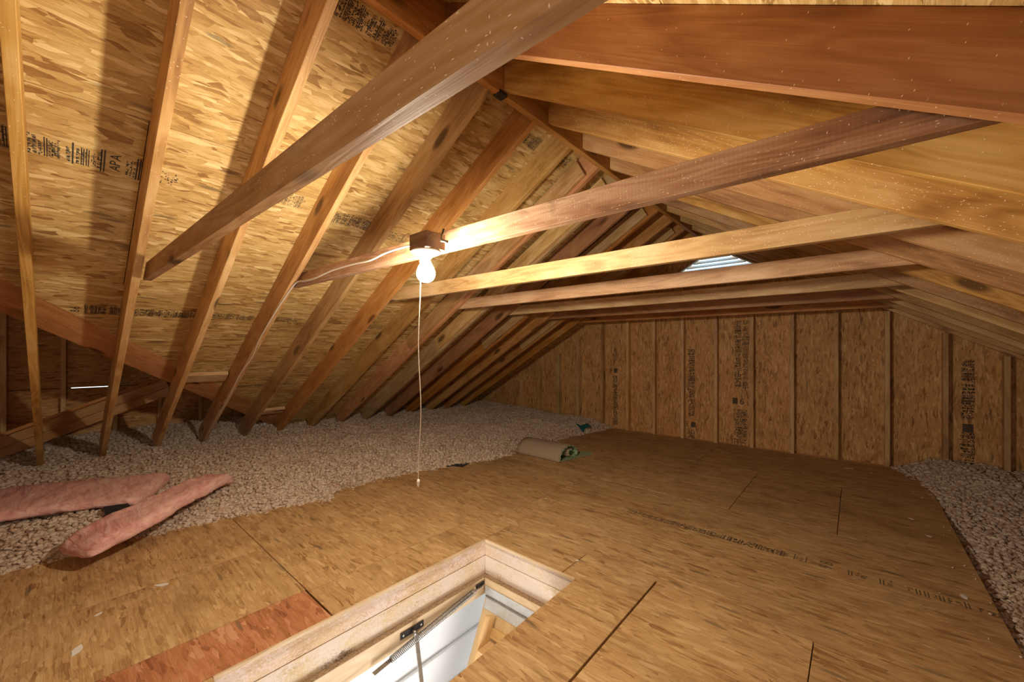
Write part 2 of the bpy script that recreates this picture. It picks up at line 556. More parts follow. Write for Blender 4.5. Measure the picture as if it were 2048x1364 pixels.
class Stamp:
    """collects flat ink marks in local (s along, t across)"""
    def __init__(s): s.v, s.f = [], []

    def quad(s, a, b, c, d):
        k = len(s.v)
        s.v += [(a, b, 0), (c, b, 0), (c, d, 0), (a, d, 0)]
        s.f.append((k, k + 1, k + 2, k + 3))

    def char(s, ch, x, y, size, rot=0, sx=1.0):
        vs, fs = glyph(ch)
        k = len(s.v)
        c, n = math.cos(rot), math.sin(rot)
        for vx, vy, _ in vs:
            vx *= size * sx; vy *= size
            s.v.append((x + vx * c - vy * n, y + vx * n + vy * c, 0))
        s.f += [tuple(i + k for i in f) for f in fs]

    def word(s, txt, x, y, size, rot=0, adv=0.62):
        for i, ch in enumerate(txt):
            if ch != ' ': s.char(ch, x + math.cos(rot) * size * adv * i, y + math.sin(rot) * size * adv * i, size, rot)

    def blur_run(s, x0, x1, h, r, dense=1.0, k=1.0):
        """worn unreadable print between x0 and x1, h tall"""
        x = x0
        while x < x1:
            kind = r.random()
            if kind < 0.16:
                s.quad(x, 0.02 * h, x + 0.003 * k, h); s.quad(x + 0.007 * k, 0.0, x + 0.010 * k, h * 0.96); x += 0.016 * k
            elif kind < 0.26: x += 0.016
            else:
                w = r.uniform(0.007, 0.015) * k
                y = r.uniform(0, 0.12) * h
                top = r.uniform(0.75, 1.0) * h
                while y < top:
                    dy = r.uniform(0.004, 0.011) * k
                    if r.random() < 0.8 * dense:
                        q = r.random()
                        if q < 0.35: s.quad(x, y, x + w, y + dy * 0.42)
                        elif q < 0.6: s.quad(x, y, x + w * 0.35, y + dy * 0.8)
                        elif q < 0.8: s.quad(x + w * .6, y, x + w, y + dy * 0.8)
                        else: s.quad(x, y, x + w * 0.8, y + dy * 0.75)
                    y += dy
                x += w + 0.004 * k

    def build(s, name, mw, parent, mat):
        me = bpy.data.meshes.new(name)
        me.from_pydata(s.v, [], s.f)
        me.update()
        return link_mesh(name, me, mat, parent, mw)


# ------------------------------------------------------------------ ceiling: roof sheathing of both slopes
ceiling = empty('ceiling', (XR, 0, 2.8), kind='structure')
U_L = Vector((math.cos(TH), 0, math.sin(TH)))      # up the slope behind the bulb
U_R = Vector((-math.cos(TH), 0, math.sin(TH)))     # up the other slope
COURSES = [-1.345, -2.385, -3.43, -4.48, -5.53, -6.58]


def left_sheet(x0, x1, y0, y1, par=ceiling, mat=None, clip=None):
    """OSB sheet lying on the rafters; local X runs along world Y. clip: keep x + y > clip (valley cut)"""
    x0, x1 = min(x0, x1), max(x0, x1)
    poly = [(x0, y0), (x1, y0), (x1, y1), (x0, y1)]
    if clip is not None:
        out = []
        for (ax, ay), (bx, by) in zip(poly, poly[1:] + poly[:1]):
            da, db = ax + ay - clip, bx + by - clip
            if da >= 0: out.append((ax, ay))
            if (da >= 0) != (db >= 0):
                t = da / (da - db)
                out.append((ax + (bx - ax) * t, ay + (by - ay) * t))
        poly = out
        if len(poly) < 3: return None
    cx = sum(p[0] for p in poly) / len(poly); cy = sum(p[1] for p in poly) / len(poly)
    o = Vector((cx, cy, zl(cx) + DP + 0.0))
    m = frame(o, (0, 1, 0), (-U_L.x, 0, -U_L.z))   # local Y = down slope, local Z = X x Y
    z = m.to_3x3() @ Vector((0, 0, 1))
    pts = [((py - cy), -(px - cx) / math.cos(TH)) for px, py in poly]
    if z.z < 0:
        return prism('osb_panel', pts, 0.012, m, mat or M['osb_roof'], par, 0.0012)
    mm = m.copy(); mm.translation = o + z * 0.012
    return prism('osb_panel', pts, 0.012, mm, mat or M['osb_roof'], par, 0.0012)


G = 0.0015
for ci, (xa, xb) in enumerate(zip(COURSES, COURSES[1:])):
    ys = [-2.6, -0.95 + 0.0, 1.48, 3.92, 5.9] if ci % 2 == 0 else [-2.6, 0.27, 2.7, 5.15, 5.9]
    for ya, yb in zip(ys, ys[1:]):
        left_sheet(xb + G, xa - G, ya + G, yb - G, clip=-3.68)

for ci in range(6):
    d0, d1 = -0.06 + ci * 1.05, -0.06 + (ci + 1) * 1.05
    xa, xb = XR + max(d0, 0.012), XR + d1
    ys = [-2.6, 0.2, 2.62, 5.05, 5.9] if ci % 2 else [-2.6, -0.9, 1.42, 3.85, 5.9]
    for ya, yb in zip(ys, ys[1:]):
        cx, cy = (xa + xb) / 2, (ya + yb) / 2
        o = Vector((cx, cy, zr(cx) + 0.197 + 0.0075))
        m = frame(o, (0, 1, 0), (-U_R.x, 0, -U_R.z))
        block('osb_panel', (yb - ya - 2 * G, (xb - xa) / math.cos(TH) - 2 * G, 0.012), m, M['osb_roof'], ceiling, 0.0012)

for xa, xb, zf, U in ((-6.7, XR, zl, U_L), (XR, 3.9, zr, U_R)):
    L = (xb - xa) / math.cos(TH)
    cx = (xa + xb) / 2
    if zf is zl:
        # added sheet above the panels stops light leaks, cut along the valley
        m = frame((0, 0, zl(0) + DP + 0.030), (1, 0, S), (0, 1, 0))
        k = 1 / math.cos(TH)
        pts = [(x * k, y) for x, y in ((XR, -2.6), (XR, 5.9), (-6.7, 5.9), (-6.7, 2.99), (-1.12 - 0.29, -2.31))]
        prism('roof_light_block', pts, -0.004, m, M['felt'], ceiling, 0)
    else:
        m = frame((cx, 1.65, zr(cx) + DP + 0.030), (1, 0, -S), (0, 1, 0))
        block('roof_light_block', (L, 8.5, 0.004), m, M['felt'], ceiling, 0)  # same added light-leak cover on the other slope
# stamps printed on the underside of the sheets of the slope behind the bulb
def left_stamp(x, y0, fn, mat='ink', h=0.115):
    st = Stamp()
    fn(st)
    o = Vector((x, y0, zl(x) + DP - 0.0012))
    m = frame(o, (0, 1, 0), (U_L.x, 0, U_L.z))
    # seen from below: keep letters readable by mirroring across the strip
    st.build('grade_stamp', m, ceiling, M[mat])


def f_apa(st):
    r = random.Random(3)
    for _ in range(2): st.blur_run(-0.42, -0.09, 0.11, r)
    for _ in range(2): st.blur_run(-0.065, 0.05, 0.105, r)
    st.quad(0.062, -0.005, 0.067, 0.115)
    for _ in range(2): st.blur_run(0.075, 0.145, 0.10, r)
    for q in (0.15, 0.16): st.quad(q, -0.01, q + 0.005, 0.12)
    st.word('APA', 0.215, 0.012, 0.052, math.pi / 2)
    st.blur_run(0.235, 0.265, 0.10, r)
    for q in (0.27, 0.28): st.quad(q, -0.01, q + 0.005, 0.12)
    st.blur_run(0.295, 0.42, 0.09, r, 0.6)


def f_run(a, b, h=0.1, seed=1, dense=1.0, big=None):
    def f(st):
        r = random.Random(seed)
        st.blur_run(a, b, h, r, dense)
        st.blur_run(a + 0.004, b, h, r, dense)
        if big:
            for txt, x, sz in big: st.word(txt, x, 0.01, sz, math.pi / 2)
    return f


left_stamp(-2.68, -0.02, f_apa)
left_stamp(-2.62, 0.86, f_run(0, 0.13, 0.10, 5, 0.6, [('OI', 0.27, 0.07)]), 'ink_faint')
left_stamp(-2.66, 1.13, f_run(0, 0.33, 0.105, 6))
left_stamp(-2.69, 1.55, f_run(0, 0.24, 0.09, 8, 0.8), 'ink_faint')
left_stamp(-3.73, -0.01, f_run(0.12, 0.29, 0.10, 9, 1.0, [('86', 0.10, 0.055)]))
left_stamp(-3.73, 0.33, f_run(0, 0.33, 0.09, 10))
left_stamp(-3.72, 0.74, f_run(0, 0.30, 0.075, 11), 'ink_faint')
left_stamp(-3.72, 1.14, f_run(0, 0.26, 0.085, 12, .8), 'ink_faint')
left_stamp(-3.76, 2.02, f_run(0, 0.20, 0.09, 13, .8), 'ink_faint')
left_stamp(-4.80, 1.14, f_run(0, 0.30, 0.07, 14, .8), 'ink_faint')
left_stamp(-4.80, 1.52, f_run(0, 0.26, 0.07, 24, .8), 'ink_faint')
left_stamp(-1.68, 0.74, f_run(0, 0.30, 0.10, 15))
left_stamp(-1.68, 1.13, f_run(0, 0.32, 0.10, 16))
left_stamp(-1.72, 1.92, f_run(0, 0.28, 0.10, 17))
left_stamp(-1.70, 2.36, f_run(0, 0.22, 0.09, 18))

# sheathing of the side gable beyond the valley (rises away from it)
def cross_z(y): return 1.512 - S * y


cross = [(-6.6, -2.6), (-1.2, -2.6), (-5.9, 2.1), (-6.6, 2.1)]
for xa, xb in ((-6.6, -5.4), (-5.4, -4.2), (-4.2, -3.0), (-3.0, -1.2)):
    poly = []
    for px in (xa, xb):
        pass
    ymax = lambda x: min(-3.72 - x, 2.6)
    pts3 = [(xa, -2.6), (xb, -2.6), (xb, ymax(xb)), (xa, ymax(xa))]
    if ymax(xb) <= -2.6: pts3 = [(xa, -2.6), (-1.12, -2.6), (xa, ymax(xa))]
    cy = 0
    m = frame((0, 0, cross_z(0)), (1, 0, 0), (0, 1, -S))
    k = math.hypot(1, S)
    prism('osb_panel', [(px, py * k) for px, py in pts3], -0.012, m, M['osb_roof'], ceiling, 0.001)

# ------------------------------------------------------------------ far gable wall
vx0_, vx1_ = -2.02, -0.80
wall = empty('wall_back', (-1.4, YW + 0.1, 0), kind='structure')
YO = YW + 0.09
stud_x = [-4.68, -4.26, -3.84, -3.45, -3.01, -2.58, -2.18, -1.78, -1.36, -0.95, -0.54, -0.14, 0.27, 0.68, 1.06, 1.46, 1.86, 2.26]


def wall_panel(x0, x1, z0=-0.3):
    def top(x): return (zl(x) if x < XR else zr(x)) + DP
    xs = [x0] + ([XR] if x0 < XR < x1 else []) + [x1]
    pts = [(x0, z0), (x1, z0)] + [(x, top(x)) for x in reversed(xs)]
    m = frame((0, YO + 0.012, 0), (1, 0, 0), (0, 0, 1))
    # local Z = X x Zup = -Y ; strands run upright, so build with local X up
    m2 = frame((0, YO, 0), (0, 0, 1), (1, 0, 0))   # local X = up, local Y = world x, local Z = +Y
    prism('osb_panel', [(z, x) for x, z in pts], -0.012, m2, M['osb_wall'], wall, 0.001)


px = [-5.9, -4.65, -3.44, -2.165, -0.559, 0.285, 1.50, 2.9]
for a, b in zip(px, px[1:]): wall_panel(a + G, b - G)
for i, x in enumerate(stud_x):
    xc = x - 0.019
    zt = (zl(xc) if xc < XR else zr(xc)) - 0.0
    if zt < 0.0: continue
    zb = -0.15 if x > -3.2 else 0.0
    # studs stop under the slope of the end rafter; the vent opening interrupts the middle ones
    if -2.0 < xc < -0.82: zt = 2.17
    m = frame((xc, YW + 0.045, (zb + zt) / 2), (0, 0, 1), (1, 0, 0))
    block('stud', (round(zt - zb, 3), 0.038, 0.089), m, M['stud'], wall)
    # (each stud is one upright board)
abox('plate', -5.6, 2.8, YW + 0.001, YW + 0.088, -0.04, -0.002, M['stud'], wall)
m = frame((-1.41, YW + 0.045, 2.192), (1, 0, 0), (0, 1, 0))
block('plate', (1.15, 0.089, 0.038), m, M['stud'], wall)


def wall_stamp(x, z0, L, h, seed, big=(), mat='ink'):
    st = Stamp()
    r = random.Random(seed)
    st.blur_run(0, L, h, r, 1.1, 1.9)
    st.blur_run(0.01, L, h, r, 0.9, 1.5)
    # local X up, local Y towards -x so that the print faces the attic
    m = frame((x, YO - 0.0012, z0), (0, 0, 1), (-1, 0, 0))
    st.build('grade_stamp', m, wall, M[mat])
    if big:
        st = Stamp()
        for txt, bx, bz, sz in big: st.word(txt, bx, bz, sz)
        m = frame((0, YO - 0.0016, 0), (1, 0, 0), (0, 0, 1))
        st.build('grade_stamp', m, wall, M['ink'])


wall_stamp(-2.80, 0.05, 0.75, 0.075, 31, [('9', -2.94, 0.86, 0.10)], 'ink')
wall_stamp(-2.81, 1.05, 0.18, 0.06, 32, (), 'ink_faint')
wall_stamp(-1.66, 0.30, 0.92, 0.09, 33, [('8', -1.80, 0.155, 0.10)], 'ink')
wall_stamp(-1.66, 0.0, 0.10, 0.09, 34)
wall_stamp(-1.10, 0.72, 0.85, 0.075, 35, [('6', -1.12, 0.52, 0.11)])
wall_stamp(-1.015, 0.72, 0.85, 0.07, 36, (), 'ink_faint')
wall_stamp(-1.03, 0.02, 0.42, 0.15, 37)
wall_stamp(0.86, 0.55, 0.55, 0.09, 38)
wall_stamp(0.86, 0.08, 0.33, 0.10, 39)
for (x0, z0, w, h) in ((-2.86, 0.86, 0.06, 0.07), (-1.71, 0.155, 0.06, 0.07), (-1.20, 0.52, 0.06, 0.08), (0.78, 0.42, 0.07, 0.08)):
    st = Stamp()
    for k in range(6):
        st.quad(0, k * h / 6, w, k * h / 6 + h / 6 * 0.86)
    st.build('grade_stamp', frame((x0, YO - 0.0014, z0), (1, 0, 0), (0, 0, 1)), wall, M['ink'])

for pts in ([(-6.0, -0.3), (vx0_, -0.3), (vx0_, zl(vx0_) + DP), (-6.0, zl(-6.0) + DP)], [(vx1_, -0.3), (3.0, -0.3), (3.0, zr(3.0) + DP), (vx1_, zr(vx1_) + DP)], [(vx0_, -0.3), (vx1_, -0.3), (vx1_, 2.205), (vx0_, 2.205)]):
    m2 = frame((0, YO + 0.014, 0), (0, 0, 1), (1, 0, 0))
    prism('wall_light_block', [(z, x) for x, z in pts], -0.004, m2, M['felt'], wall, 0)  # added backing, keeps daylight from leaking through the panel joints
# ------------------------------------------------------------------ side gable wall beyond the valley
wl = empty('wall_left', (-6.5, 0, 0), kind='structure')
XS = -6.5
zgap = 0.785
for ya, yb in ((-2.6, -0.75), (-0.75, 1.69), (1.69, 4.4)):
    for za, zb in ((-0.3, zgap - 0.001), (zgap + 0.0065, 3.4)):
        # lower and upper sheet; a thin open joint between them lets daylight in
        cut = 0.0
        if za > 0 and ya < 0 < yb:
            zz = za
        m = frame((XS - 0.09 - 0.006, (ya + yb) / 2, (za + zb) / 2), (0, 1, 0), (0, 0, 1))
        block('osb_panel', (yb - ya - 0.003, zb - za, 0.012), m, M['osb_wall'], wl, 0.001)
for yy in (-1.16, -0.76, -0.36, 0.04, 0.44, 0.83, 1.23, 1.62, 2.0, 2.4):
    m = frame((XS - 0.045, yy, 1.1), (0, 0, 1), (0, 1, 0))
    block('stud', (2.6, 0.038, 0.089), m, M['stud'], wl)
for za, zb in ((-0.3, zgap - 0.012), (zgap + 0.022, 3.4)):
    abox('wall_light_block', XS - 0.118, XS - 0.1035, -2.6, 4.4, za, zb, M['felt'], wl, 0)  # unseen backing added against light leaks, open only at the joint
# backing strip closes the joint except where the photo shows daylight
abox('batten', XS - 0.135, XS - 0.119, -2.6, 0.10, zgap - 0.03, zgap + 0.04, M['dark'], wl)
abox('batten', XS - 0.135, XS - 0.119, 0.42, 4.0, zgap - 0.03, zgap + 0.04, M['dark'], wl)

# remaining shell out of view
wf = empty('wall_front', (-1.4, -2.6, 0), kind='structure')
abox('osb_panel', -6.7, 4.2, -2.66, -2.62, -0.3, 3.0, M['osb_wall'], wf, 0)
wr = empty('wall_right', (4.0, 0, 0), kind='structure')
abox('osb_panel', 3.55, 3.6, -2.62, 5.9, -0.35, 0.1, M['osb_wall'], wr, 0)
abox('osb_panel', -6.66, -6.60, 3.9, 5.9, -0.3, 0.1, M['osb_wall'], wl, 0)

# ------------------------------------------------------------------ floor
floor = empty('floor', (-1.4, 2, 0), kind='structure')
HX0, HX1, HY0, HY1 = -1.79, -1.115, 0.375, 1.795
F = 0.0018


def fpanel(x0, x1, y0, y1, mat='osb_floor', gap=F):
    abox('osb_panel', x0 + gap, x1 - gap, y0 + gap, y1 - gap, -0.018, 0.0, M[mat], floor, 0.0012)


for a in [(-3.75, -2.72, -2.4, .82), (-2.72, -2.085, -2.4, .82), (-3.75, -2.06, .82, 2.05), (-2.06, HX0, .82, 2.05),
          (HX0, -1.2, HY1, 2.05), (-1.2, -0.785, HY1, 2.05), (HX1, -0.785, -0.4, HY1), (-0.779, -0.13, -0.4, 2.05),
          (-0.13, 0.5, -0.4, 2.05), (-3.75, -1.94, 2.05, 3.34), (-1.94, 0.5, 2.05, 3.34), (-3.75, -3.16, 3.34, 4.55), (-3.16, -0.725, 3.34, 4.55),
          (-0.725, -0.09, 3.34, 4.55), (-0.09, 0.5, 3.34, 4.55), (-3.75, -1.3, 4.55, YW), (-1.3, 0.5, 4.55, YW),
          (HX0, HX1, -2.4, HY0), (HX1, 0.5, -2.4, -0.4)]:
    fpanel(*a)
fpanel(-2.085, HX0, -2.4, .815, 'osb_orange')
# joists under the boards (dark in the gaps, seen at the open edge)
for xa, xb, ya, yb in ((-3.75, HX0 - 0.04, -2.4, YW), (HX1 + 0.04, 0.495, -2.4, YW), (HX0 - 0.04, HX1 + 0.04, HY1 + 0.04, YW), (HX0 - 0.04, HX1 + 0.04, -2.4, HY0 - 0.04)):
    abox('subfloor', xa, xb, ya, yb, -0.058, -0.020, M['dark'], floor, 0)
abox('joist', 0.455, 0.493, -2.4, YW, -0.20, -0.021, M['rafter'], floor, along='y')
abox('base', -6.7, HX0 - 0.1, -2.6, 5.8, -0.33, -0.30, M['dark'], floor, 0)
abox('base', HX1 + 0.1, 3.7, -2.6, 5.8, -0.33, -0.30, M['dark'], floor, 0)
abox('base', HX0 - 0.1, HX1 + 0.1, HY1 + 0.1, 5.8, -0.33, -0.30, M['dark'], floor, 0)
abox('base', HX0 - 0.1, HX1 + 0.1, -2.6, HY0 - 0.1, -0.33, -0.30, M['dark'], floor, 0)

# printed line on the big floor sheet
st = Stamp()
r = random.Random(77)
st.blur_run(0.0, 1.02, 0.07, r, 1.0, 1.8); st.blur_run(0.25, 1.02, 0.075, r, 1.0, 1.4)
st.quad(1.06, 0, 1.065, 0.08); st.blur_run(1.07, 1.10, 0.06, r); st.quad(1.115, 0, 1.12, 0.08)
st.word('98', 1.235, 0.0, 0.085, math.pi / 2, 0.6)
st.blur_run(1.30, 1.85, 0.06, r, 0.8, 1.8)
st.build('grade_stamp', frame((-1.33, 2.78, 0.0008), (1, 0, 0), (0, 1, 0)), floor, M['ink_faint'])
# chalky scraps and stains lying on the boards, each a flat flake
r = random.Random(5)
for (x, y, s_, mat) in [(-2.68, .35, .030, 'paper'), (-2.35, .05, .035, 'paper'), (-2.6, .12, .018, 'paper'), (-1.9, 2.6, .012, 'paper'), (-1.2, 1.95, .012, 'paper'), (-0.05, 5.3, .045, 'paper'),
                        (0.12, 5.25, .02, 'paper'), (0.30, 4.0, .02, 'paper'), (0.36, 3.7, .02, 'paper'), (0.40, 2.9, .022, 'paper')]:
    bm = bmesh.new()
    vs = [bm.verts.new((s_ * r.uniform(.6, 1.2) * math.cos(a), 0.5 * s_ * r.uniform(.6, 1.2) * math.sin(a), 0.0)) for a in [k * math.pi / 4.5 for k in range(9)]]
    f = bm.faces.new(vs)
    e = bmesh.ops.extrude_face_region(bm, geom=[f])
    bmesh.ops.translate(bm, vec=(0, 0, 0.002), verts=[v for v in e['geom'] if isinstance(v, bmesh.types.BMVert)])
    bmesh.ops.recalc_face_normals(bm, faces=bm.faces)
    m = Matrix.Translation((x, y, 0.0008)) @ Matrix.Rotation(r.uniform(0, 3), 4, 'Z')
    o = link_mesh('paint_fleck', mesh_from_bm(bm, 'paint_fleck'), M[mat], floor, m)

# ------------------------------------------------------------------ rafters
ORD = ['first', 'second', 'third', 'fourth', 'fifth', 'sixth', 'seventh', 'eighth', 'ninth', 'tenth', 'eleventh', 'twelfth', 'thirteenth', 'fourteenth', 'fifteenth', 'sixteenth']
C, SN = math.cos(TH), math.sin(TH)


def rafter_mesh(run, width, dp=DP):
    """local X up the slope, local Y across, local Z up; plumb cut at the ridge, origin on the underside at the ridge"""
    key = ('rafter', round(run, 3), width, dp)
    if key in _box: return _box[key]
    L = run / C
    d = dp * C
    tip = d * math.tan(TH)
    prof = [(-L, 0), (0, 0), (tip, d), (-L + tip * 0.0, d)]
    bm = bmesh.new()
    a = [bm.verts.new((x, -width / 2, z)) for x, z in prof]
    b = [bm.verts.new((x, width / 2, z)) for x, z in prof]
    bm.faces.new(a); bm.faces.new(b[::-1])
    for i in range(4):
        j = (i + 1) % 4
        bm.faces.new((a[j], a[i], b[i], b[j]))
    bmesh.ops.recalc_face_normals(bm, faces=bm.faces)
    bmesh.ops.bevel(bm, geom=bm.edges[:], offset=0.002, segments=1, affect='EDGES')
    _box[key] = mesh_from_bm(bm, 'rafter')
    return _box[key]


def add_rafter(side, yf, width=0.038, run=4.15, parent=None, mat='rafter', lift=0.0, name='rafter'):
    me = rafter_mesh(run, width, DP if side == 'l' else 0.197)
    if me.materials and me.materials[0] != M[mat]:
        me = me.copy(); me.materials.clear()
    x0 = XR - 0.020 if side == 'l' else XR + 0.020
    z0 = (zl(x0) if side == 'l' else zr(x0)) + lift
    u = U_L if side == 'l' else U_R
    up = Vector((-SN, 0, C)) if side == 'l' else Vector((SN, 0, C))
    yv = up.cross(u)
    m = Matrix((u, yv, up)).transposed().to_4x4()
    m.translation = Vector((x0, yf - width / 2, z0))
    return link_mesh(name, me, M[mat], parent, m)


LBL_L = {
    0: 'pale upright-looking rafter with its foot just behind the wide pink batt',
    1: 'rafter behind the bulb whose side carries the low end of the dark steep collar tie',
    2: 'orange rafter just before the cable rafter, crossed by the dark steep collar tie',
    3: 'rafter with a white cable running down its underside into the insulation',
    4: 'broad brown rafter next past the cable rafter, passing just behind the bulb',
    5: 'rafter two places past the cable rafter, meeting the ridge at the dark metal clip',
    6: 'rafter three places past the cable rafter toward the gable wall, brown near the ridge',
    7: 'whitish doubled rafter four places past the cable rafter toward the gable wall',
    8: 'weathered greyish doubled rafter five places past the cable rafter toward the gable wall',
}
NL = 14
for k in range(NL):
    yf = 0.31 + 0.394 * (k - 1)
    mat = 'rafter_pale' if k in (7, 8, 10, 11) else 'rafter'
    o = add_rafter('l', yf, 0.038, 4.17, mat='rafter_tan' if k in (0, 1, 2, 3, 4, 6) else 'rafter_pale' if k == 8 else 'rafter')
    if k in LBL_L: lb = LBL_L[k]
    else: lb = '%s rafter counting back from the far gable wall, slope behind the bulb' % ORD[NL - 1 - k]
    tag(o, lb, 'rafter', 'rafters of the slope behind the bulb')
    if k >= 7:
        # the farther rafters are two boards thick: a lighter board nailed to the face
        me = box_mesh(2.6, 0.036, 0.14)
        c = Vector((XR - 0.10, 0, zl(XR - 0.10))) - U_L * 1.32
        up = Vector((-SN, 0, C))
        mm = Matrix((U_L, up.cross(U_L), up)).transposed().to_4x4()
        mm.translation = Vector((c.x, yf - 0.038 - 0.0185, c.z)) + up * 0.095
        if k in (7, 8, 10, 12):
            s_ = block('sister_board', (2.6, 0.036, 0.14), mm, M['rafter_pale'], o)
for yf in (-0.478, -0.872): add_rafter('l', yf, parent=ceiling)

NR = 12
RB = {0: 'deep orange-brown rafter running across the top of the picture above the long ties',
      1: 'rafter next below the deep orange one, smooth brown face, cut by the stained tie',
      2: 'rafter third down on the open slope, warm yellow face', 3: 'rafter fourth down on the open slope, face with a long dark split knot',
      4: 'rafter fifth down on the open slope, where the third tie ends'}
for k in range(NR):
    yf = 1.18 + 0.394 * k
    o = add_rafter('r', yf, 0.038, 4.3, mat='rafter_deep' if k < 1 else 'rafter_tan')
    lb = RB.get(k, '%s rafter down from the top of the picture on the slope above the open boards' % ORD[k])
    tag(o, lb, 'rafter', 'rafters of the slope above the open floor boards')
for yf in (0.786, 0.392, -0.002, -0.4): add_rafter('r', yf, parent=ceiling)

# ------------------------------------------------------------------ ridge board, steel clip
rb = empty('ridge_board', (XR, 2, 2.555))
tag(rb, 'long ridge board at the peak where both slopes of rafters meet', 'ridge board')
abox('board', XR - 0.019, XR + 0.019, -2.5, 1.535, 2.545, 2.80, M['rafter'], rb, along='y')
abox('board', XR - 0.019, XR + 0.019, 1.538, 5.72, 2.545, 2.80, M['rafter'], rb, along='y')
o = abox('steel_clip', XR - 0.028, XR + 0.024, 1.50, 1.56, 2.538, 2.560, M['black_steel'], rb, 0.003)
tag(o, 'dark metal clip under the splice')

# ------------------------------------------------------------------ collar ties
def half_at(z): return XR + (ZR - z) / S, XR - (ZR - z) / S


def tie(k, yl, yr, z0, h, mat, label, ext=(0.06, 0.06)):
    xr_, xl_ = half_at(z0 - 0.0)
    xl_ -= ext[0]; xr_ += ext[1]
    # ends cut to the roof pitch
    L = xr_ - xl_
    c = Vector(((xl_ + xr_) / 2, (yl + yr) / 2, z0))
    u = Vector((L, yr - yl, 0)).normalized()
    m = frame(c, u, (0, 0, 1))      # local Y up, local Z = u x up -> towards the camera (-y)
    pts = [(-L / 2, 0), (L / 2, 0), (L / 2 - h / S * 0.75, h), (-L / 2 + h / S * 0.75, h)]
    o = prism('collar_tie', pts, 0.038, m, M[mat])
    tag(o, label, 'collar tie', 'collar ties crossing under the ridge')
    return o


tie(0, 0.325, 0.40, 1.612, 0.088, 'tie_brown', 'dark steep-looking collar tie crossing high over the attic, one closest to the viewer')
tie(1, 1.105, 1.20, 1.655, 0.090, 'tie_stain', 'water-stained collar tie that carries the bulb and the white cable')
tie(2, 1.895, 1.99, 1.635, 0.102, 'tie', 'yellow speckled collar tie next behind the one with the bulb')
tie(3, 2.68, 2.77, 1.628, 0.100, 'tie', 'third collar tie past the bulb, just below the white gable vent')
tie(4, 3.47, 3.56, 1.622, 0.098, 'tie', 'collar tie with many small knots, next behind the one below the vent')
tie(5, 4.26, 4.35, 1.618, 0.095, 'rafter', 'second collar tie in front of the gable wall')
tie(6, 5.05, 5.14, 1.614, 0.095, 'rafter', 'last collar tie, closest to the gable wall studs')

# ------------------------------------------------------------------ valley board, brace, blocks
zv = lambda x: zl(x) + DP
vb = None
a0 = Vector((-3.12, -0.55, zv(-3.12))); a1 = Vector((-5.92, 2.25, zv(-5.92)))
mid = (a0 + a1) / 2
u = (a1 - a0).normalized()
nrm = Vector((-SN, 0, C))
w = nrm.cross(u).normalized()
if w.x > 0: w = -w
mv = frame(mid + w * 0.116 + nrm * 0.0195, u, w)
vb = block('valley_board', ((a1 - a0).length, 0.232, 0.038), mv, M['rafter'])
tag(vb, 'wide orange board running diagonally behind the rafters down to the insulation', 'valley board')

p0 = Vector((-5.95, -0.62, 0.14)); p1 = Vector((-5.60, 0.86, 0.80))
u = (p1 - p0).normalized()
br = empty('diagonal_brace', p0)
tag(br, 'doubled diagonal board rising in the dark side space behind the rafters', 'brace')
side = u.cross(Vector((0, 0, 1))).normalized()
upv = side.cross(u)
for i, (off, hh, dx) in enumerate(((0.0, 0.085, 0.0), (0.088, 0.085, -0.0), (0.150, 0.03, -0.03))):
    m = frame((p0 + p1) / 2 + upv * off + Vector((dx, 0, 0)), u, upv)
    block('board', ((p1 - p0).length * (1.0 if i == 0 else 0.93), hh, 0.038), m, M['rafter'], br)


def slope_block(x, y0, y1, h, mat, label):
    up = Vector((-SN, 0, C))
    m = frame((x, (y0 + y1) / 2, zl(x) + DP - 0.03), (0, 1, 0), U_L)
    o = block('blocking_board', (y1 - y0, h, 0.036), m, M[mat])
    tag(o, label, 'board')


slope_block(-4.50, 0.715, 1.052, 0.13, 'rafter_pale', 'short pale board nailed between two rafters, beside the foot of the cable rafter')
slope_block(-5.33, 1.505, 1.835, 0.10, 'rafter_pale', 'short pale board between two rafters, just above the insulation')

# ------------------------------------------------------------------ gable vent
vent = empty('gable_vent', (XR, YO, 2.23))
tag(vent, 'white triangular louvred gable vent letting in daylight under the ridge', 'vent')
vx0, vx1, vz0 = -2.0, -0.82, 2.215
vz1 = vz0 + (XR - vx0) * S
# cut the sheathing behind the vent: boolean-free, the centre wall sheet is rebuilt around the opening
for o in [o for o in wall.children if o.name.startswith('osb_panel')]:
    bb = [v.co.y for v in o.data.vertices]
    if min(bb) < -1.2 and max(bb) > -1.9 and (min(bb) > -2.3):
        bpy.data.objects.remove(o)


def panel_poly(pts):
    m2 = frame((0, YO, 0), (0, 0, 1), (1, 0, 0))
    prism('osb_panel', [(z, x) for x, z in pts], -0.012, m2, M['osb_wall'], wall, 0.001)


tp = lambda x: (zl(x) if x < XR else zr(x)) + DP
xa_, xb_ = -2.165 + G, -0.559 - G
panel_poly([(xa_, -0.3), (xb_, -0.3), (xb_, vz0 - 0.001), (xa_, vz0 - 0.001)])
panel_poly([(xa_, vz0), (vx0, vz0), (XR, vz1), (XR, tp(XR)), (xa_, tp(xa_))])
panel_poly([(XR + 0.001, vz1), (vx1, vz0), (xb_, vz0), (xb_, tp(xb_)), (XR + 0.001, tp(XR))] if vx1 < xb_ else [(XR + 0.001, vz1), (xb_, vz1 - (xb_ - XR) * S), (xb_, tp(xb_)), (XR + 0.001, tp(XR))])
ns = 6
for i in range(ns):
    z = vz0 + 0.02 + i * (vz1 - vz0 - 0.03) / ns
    hw = max(0.02, (vz1 - z) / S - 0.015)
    c = Vector((XR, YO + 0.03, z + 0.016))
    m = frame(c, (1, 0, 0), (0, 0.65, 0.76))
    block('slat', (2 * hw, 0.066, 0.003), m, M['vent_white'], vent, 0.0008)
